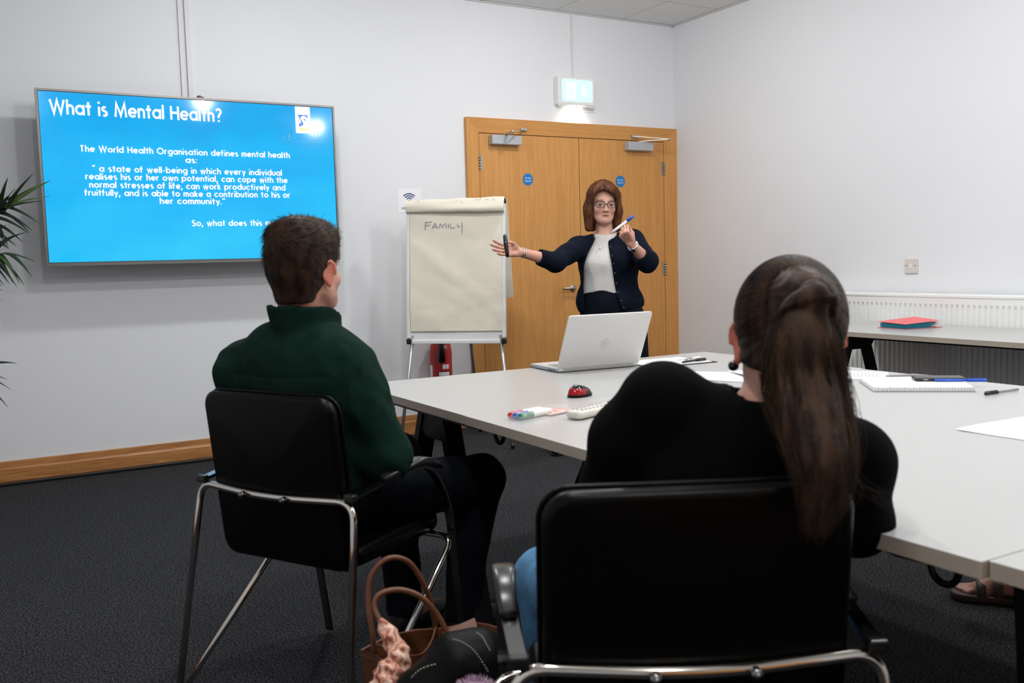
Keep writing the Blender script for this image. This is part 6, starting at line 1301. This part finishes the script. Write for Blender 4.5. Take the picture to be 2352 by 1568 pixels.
# ================================================================== potted palm at the left edge
def palm():
    base = V3(-5.36, -.50, 0); t = empty('potted_palm', base, 0, 'potted palm with long narrow drooping leaflets at the left edge near the television', 'plant')
    MB().lathe([(.001, 0), (.12, 0), (.13, .01), (.165, .30), (.172, .31), (.172, .335), (.158, .335), (.155, .30), (.001, .29)], n=36).build('pot', mat('pot_grey', (.10, .10, .10), .5), t)
    LF = mat('palm_leaf', (.030, .060, .028), .42, var=(14, .5, (1, 1, 1), (.012, .028, .018)), spec=.35); LG = mat('palm_leaf_light', (.10, .19, .045), .4, var=(10, .4, (1, 1, 1), (.05, .11, .03))); ST = mat('palm_stem', (.10, .13, .04), .5)
    def leaf(par, a, b, wid, m_, sag=.25, n=12):
        a = np.array(a); b = np.array(b); d = b-a; L_ = np.linalg.norm(d); c1 = a+d*.38+V3(0, 0, L_*sag); P = [(1-s)**2*a+2*s*(1-s)*c1+s*s*b for s in np.linspace(0, 1, n+1)]; V = []; 
        for i, p in enumerate(P):
            s = i/n; tn = unit(P[min(i+1, n)]-P[max(i-1, 0)]); sd = unit(np.cross(tn, V3(.3, -.8, .5))); nm = np.cross(sd, tn); w_ = 1.3*wid*(min(1, s*5+.25))*(1-s**2.2)+.0006
            V += [p-sd*w_+nm*w_*.35, p, p+sd*w_+nm*w_*.35, p-nm*.0012]
        F = []
        for i in range(n):
            k = 4*i
            for u_, v_ in ((0, 1), (1, 2), (2, 3), (3, 0)): F.append((k+u_, k+v_, k+4+v_, k+4+u_))
        return MB().add(V, F, 0, True).build('leaflet', m_, par)
    rg = np.random.default_rng(12)
    def frond(pts, d0, leaves, extra=14, seed=0):
        R_ = spline([np.array(q)-base for q in pts], 8); r = MB().tube(R_, np.linspace(.006, .0022, len(R_)), 8).build('frond', ST, t)
        for (u0, v0, u1, v1, w_, light, sg) in leaves: leaf(r, at(u0, v0, d0)-base, at(u1, v1, d0-.10+.1*rg.random())-base, w_, LG if light else LF, sg)
        for k in range(extra):
            s = .35+.6*(k//2)/(extra/2); i = int(s*(len(R_)-1)); tn = unit(R_[min(i+1, len(R_)-1)]-R_[i-1]); sd = unit(np.cross(tn, (0, -1, .2)))*(1 if k % 2 else -1); L_ = .30*(1-.45*s)
            leaf(r, R_[i], R_[i]+unit(sd*.75+tn*.75-V3(0, 0, .35))*L_+V3(0, -.05, 0), .009, LF, .18)
    g = base+V3(0, 0, .30)
    frond([g, base+V3(.02, 0, .9), at(-120, 560, 4.75), at(-50, 500, 4.72), at(-8, 490, 4.70), at(18, 468, 4.68)], 4.70,
      [(8, 488, 77, 398, .007, 0, .10), (14, 474, 117, 414, .012, 1, .05), (-6, 490, 116, 450, .009, 1, .10), (-14, 495, 100, 462, .008, 0, .12), (-16, 478, 90, 513, .012, 0, .20), (-22, 492, 76, 531, .012, 0, .20), (-28, 502, 66, 536, .011, 0, .20), (-34, 515, 53, 557, .011, 0, .20), (-40, 528, 37, 565, .011, 0, .20), (-48, 540, 22, 571, .010, 0, .18), (2, 480, 35, 433, .008, 0, .08), (-10, 478, 14, 425, .008, 0, .05)], 10)
    frond([g, base+V3(.05, -.02, .75), at(-130, 660, 4.72), at(-70, 600, 4.68), at(-22, 582, 4.66), at(8, 584, 4.65)], 4.66,
      [(0, 583, 80, 600, .008, 0, .08), (12, 584, 74, 637, .010, 0, .22), (-10, 582, 46, 652, .011, 1, .22), (-22, 588, 56, 655, .009, 0, .25), (-36, 592, 39, 659, .009, 0, .25), (-50, 600, 9, 656, .008, 0, .2)], 10)
    frond([g, base+V3(.06, -.04, .55), at(-120, 860, 4.70), at(-60, 850, 4.68), at(-20, 868, 4.66)], 4.66,
      [(-40, 860, 17, 871, .005, 0, .06), (-45, 866, 24, 894, .005, 0, .12), (-50, 880, 18, 935, .006, 0, .2), (-60, 690, 3, 690, .006, 0, .1)], 8)
    frond([g, base+V3(-.06, .05, .8), base+V3(-.25, .02, 1.45), base+V3(-.55, -.1, 1.75)], 4.7, [], 24)
    frond([g, base+V3(-.02, .02, .9), base+V3(-.12, -.15, 1.6), base+V3(-.22, -.40, 1.95)], 4.7, [], 24)
    frond([g, base+V3(-.10, -.05, .6), base+V3(-.40, -.2, 1.1), base+V3(-.62, -.45, 1.2)], 4.7, [], 22)
    for k in range(3): MB().tube(spline([(.02*k-.02, .01*k, .29), (.02*k-.03, .0, .6), (.05*(k-1), 0, .85)], 6), .011, 8).build('stem', ST, t)
palm()
# ================================================================== the person in sandals across the table
def sandals_person():
    p = Person(-1.62, -4.45, -50, 'person in sandals and dark trousers seated across the table, one foot in view under it'); t = p.t
    hc = V3(0, -.02, 1.17); Rh = np.eye(3); F = Sdf(); head_parts(F, Rh, hc, 1.0); F.u(cap(hc+V3(0, -.03, -.06), (0, -.05, 1.0), .052, .058), .02); F.u(ell((0, -.05, .88), (.15, .09, .14)), .04); F.u(cap((0, -.04, .85), (0, 0, .56), .11, .13), .05)
    for s in (-1, 1):
        sh, e, w = V3(s*.18, -.05, .95), V3(s*.23, -.02, .68), V3(s*.12, .18, .62); F.u(cap((0, -.05, .98), sh, .05, .045), .03); F.u(cap(sh, e, .044, .035), .02); F.u(cap(e, w, .034, .024), .02); hand_parts(F, w, (-s*.3, .9, -.2), (0, .2, 1), -s, (.4, .4, .5, .5))
    feet = ((V3(.075, .535, .095), unit(V3(.17, .98, 0))), (V3(-.12, .27, .095), V3(0, 1, 0)))
    for (a, d), s in zip(feet, (1, -1)):
        k_ = V3(s*.10, .44, .50); F.u(cap((s*.09, .0, .53), k_, .075, .05), .03); F.u(cap(k_, a, .048, .034), .02); x = np.cross(d, (0, 0, 1))*s
        F.u(cap(a+V3(0, 0, -.015), a+d*.10+V3(0, 0, -.052), .036, .024), .03); F.u(cap(a-d*.03+V3(0, 0, -.045), a+d*.12+V3(0, 0, -.062), .030, .020, (0, 0, 1), .8), .02); F.u(cap(a+d*.10-x*.018+V3(0, 0, -.060), a+d*.11+x*.02+V3(0, 0, -.062), .018), .02)
        for i in range(5): o_ = -.030+.0145*i; F.u(cap(a+d*.13-x*o_*.8+V3(0, 0, -.058), a+d*(.182-.010*i)-x*o_+V3(0, 0, -.066), (.0105 if i == 0 else .0080), (.0105 if i == 0 else .0075)), .003)
    skin_obj('body', F, .0055, SKIN, t, lambda V: np.tile(V3(.50, .25, .18), (len(V), 1)))
    F = Sdf(); F.u(ell((0, -.01, .555), (.18, .135, .10)), .03)
    for (a, d), s in zip(feet, (1, -1)): k_ = V3(s*.10, .44, .50); F.u(cap((s*.09, .0, .53), k_, .09, .068), .03); F.u(cap(k_, a+V3(0, -.01, .05), .064, .054), .02)
    F.fn(lambda P, d: np.maximum(d, .115-P[:, 2])); skin_obj('trousers', F, .009, BLK, t)
    F = Sdf(); F.u(ell((0, -.045, .87), (.19, .12, .17)), .05); F.u(cap((0, -.03, .75), (0, 0, .60), .14, .15), .05)
    for s in (-1, 1): sh, e, w = V3(s*.18, -.05, .94), V3(s*.23, -.02, .68), V3(s*.12, .18, .62); F.u(cap((s*.05, -.05, .985), sh, .055, .06), .03); F.u(cap(sh, e, .062, .052), .03); F.u(cap(e, w, .050, .036), .02)
    skin_obj('jumper', F, .010, TROUS, t)
    HM = hairmat('plain_brown_hair', (.04, .02, .01), (.012, .006, .004)); F = Sdf(); F.u(ell(hc+V3(0, -.016, .045), (.086, .104, .092)), .02); F.u(ell(hc+V3(0, -.05, -.03), (.075, .06, .08)), .03)
    F.fn(lambda P, d: np.maximum(d, np.minimum(P[:, 1]-hc[1]-.02, hc[2]+.04-P[:, 2]))); skin_obj('hair', F, .006, HM, t)
    SM = mat('sandal_brown', (.035, .018, .010), .55)
    for (a, d), s in zip(feet, (1, -1)):
        x = np.cross(d, (0, 0, 1)); c = a+d*.062; rz = math.atan2(-d[0], d[1]); R_ = np.array(Matrix.Rotation(rz, 3, 'Z'))
        sn = MB().slab(.092, .262, .026, .044, lambda q: tuple(V3(c[0], c[1], .014)+R_@V3(q[0], q[1], q[2]))).build('sandal', SM, t)
        for off, hh, w_ in ((.105, .052, .014), (.055, .068, .014)):
            m0 = a+d*off; P = [m0+x*(.046*math.cos(q))+V3(0, 0, -a[2]+.022+hh*math.sin(q)*.78) for q in np.linspace(0, math.pi, 12)]; V = []
            for q in P: V += [q-d*w_, q+d*w_]
            V2 = [v+V3(0, 0, .004) for v in V]; n = len(V)
            MB().add(V+V2, [(2*i, 2*i+1, 2*i+3, 2*i+2) for i in range(11)]+[(n+2*i, n+2*i+2, n+2*i+3, n+2*i+1) for i in range(11)]+[(2*i, 2*i+2, n+2*i+2, n+2*i) for i in range(11)]+[(2*i+1, n+2*i+1, n+2*i+3, 2*i+3) for i in range(11)], 0, True).build('strap', SM, sn)
            MB().tube([a+d*(off-.012)+x*.047+V3(0, 0, -a[2]+.046+0), a+d*(off+.012)+x*.047+V3(0, 0, -a[2]+.046)], .003, 6).build('buckle', M['steel'], sn)
if PEOPLE[3]: sandals_person()
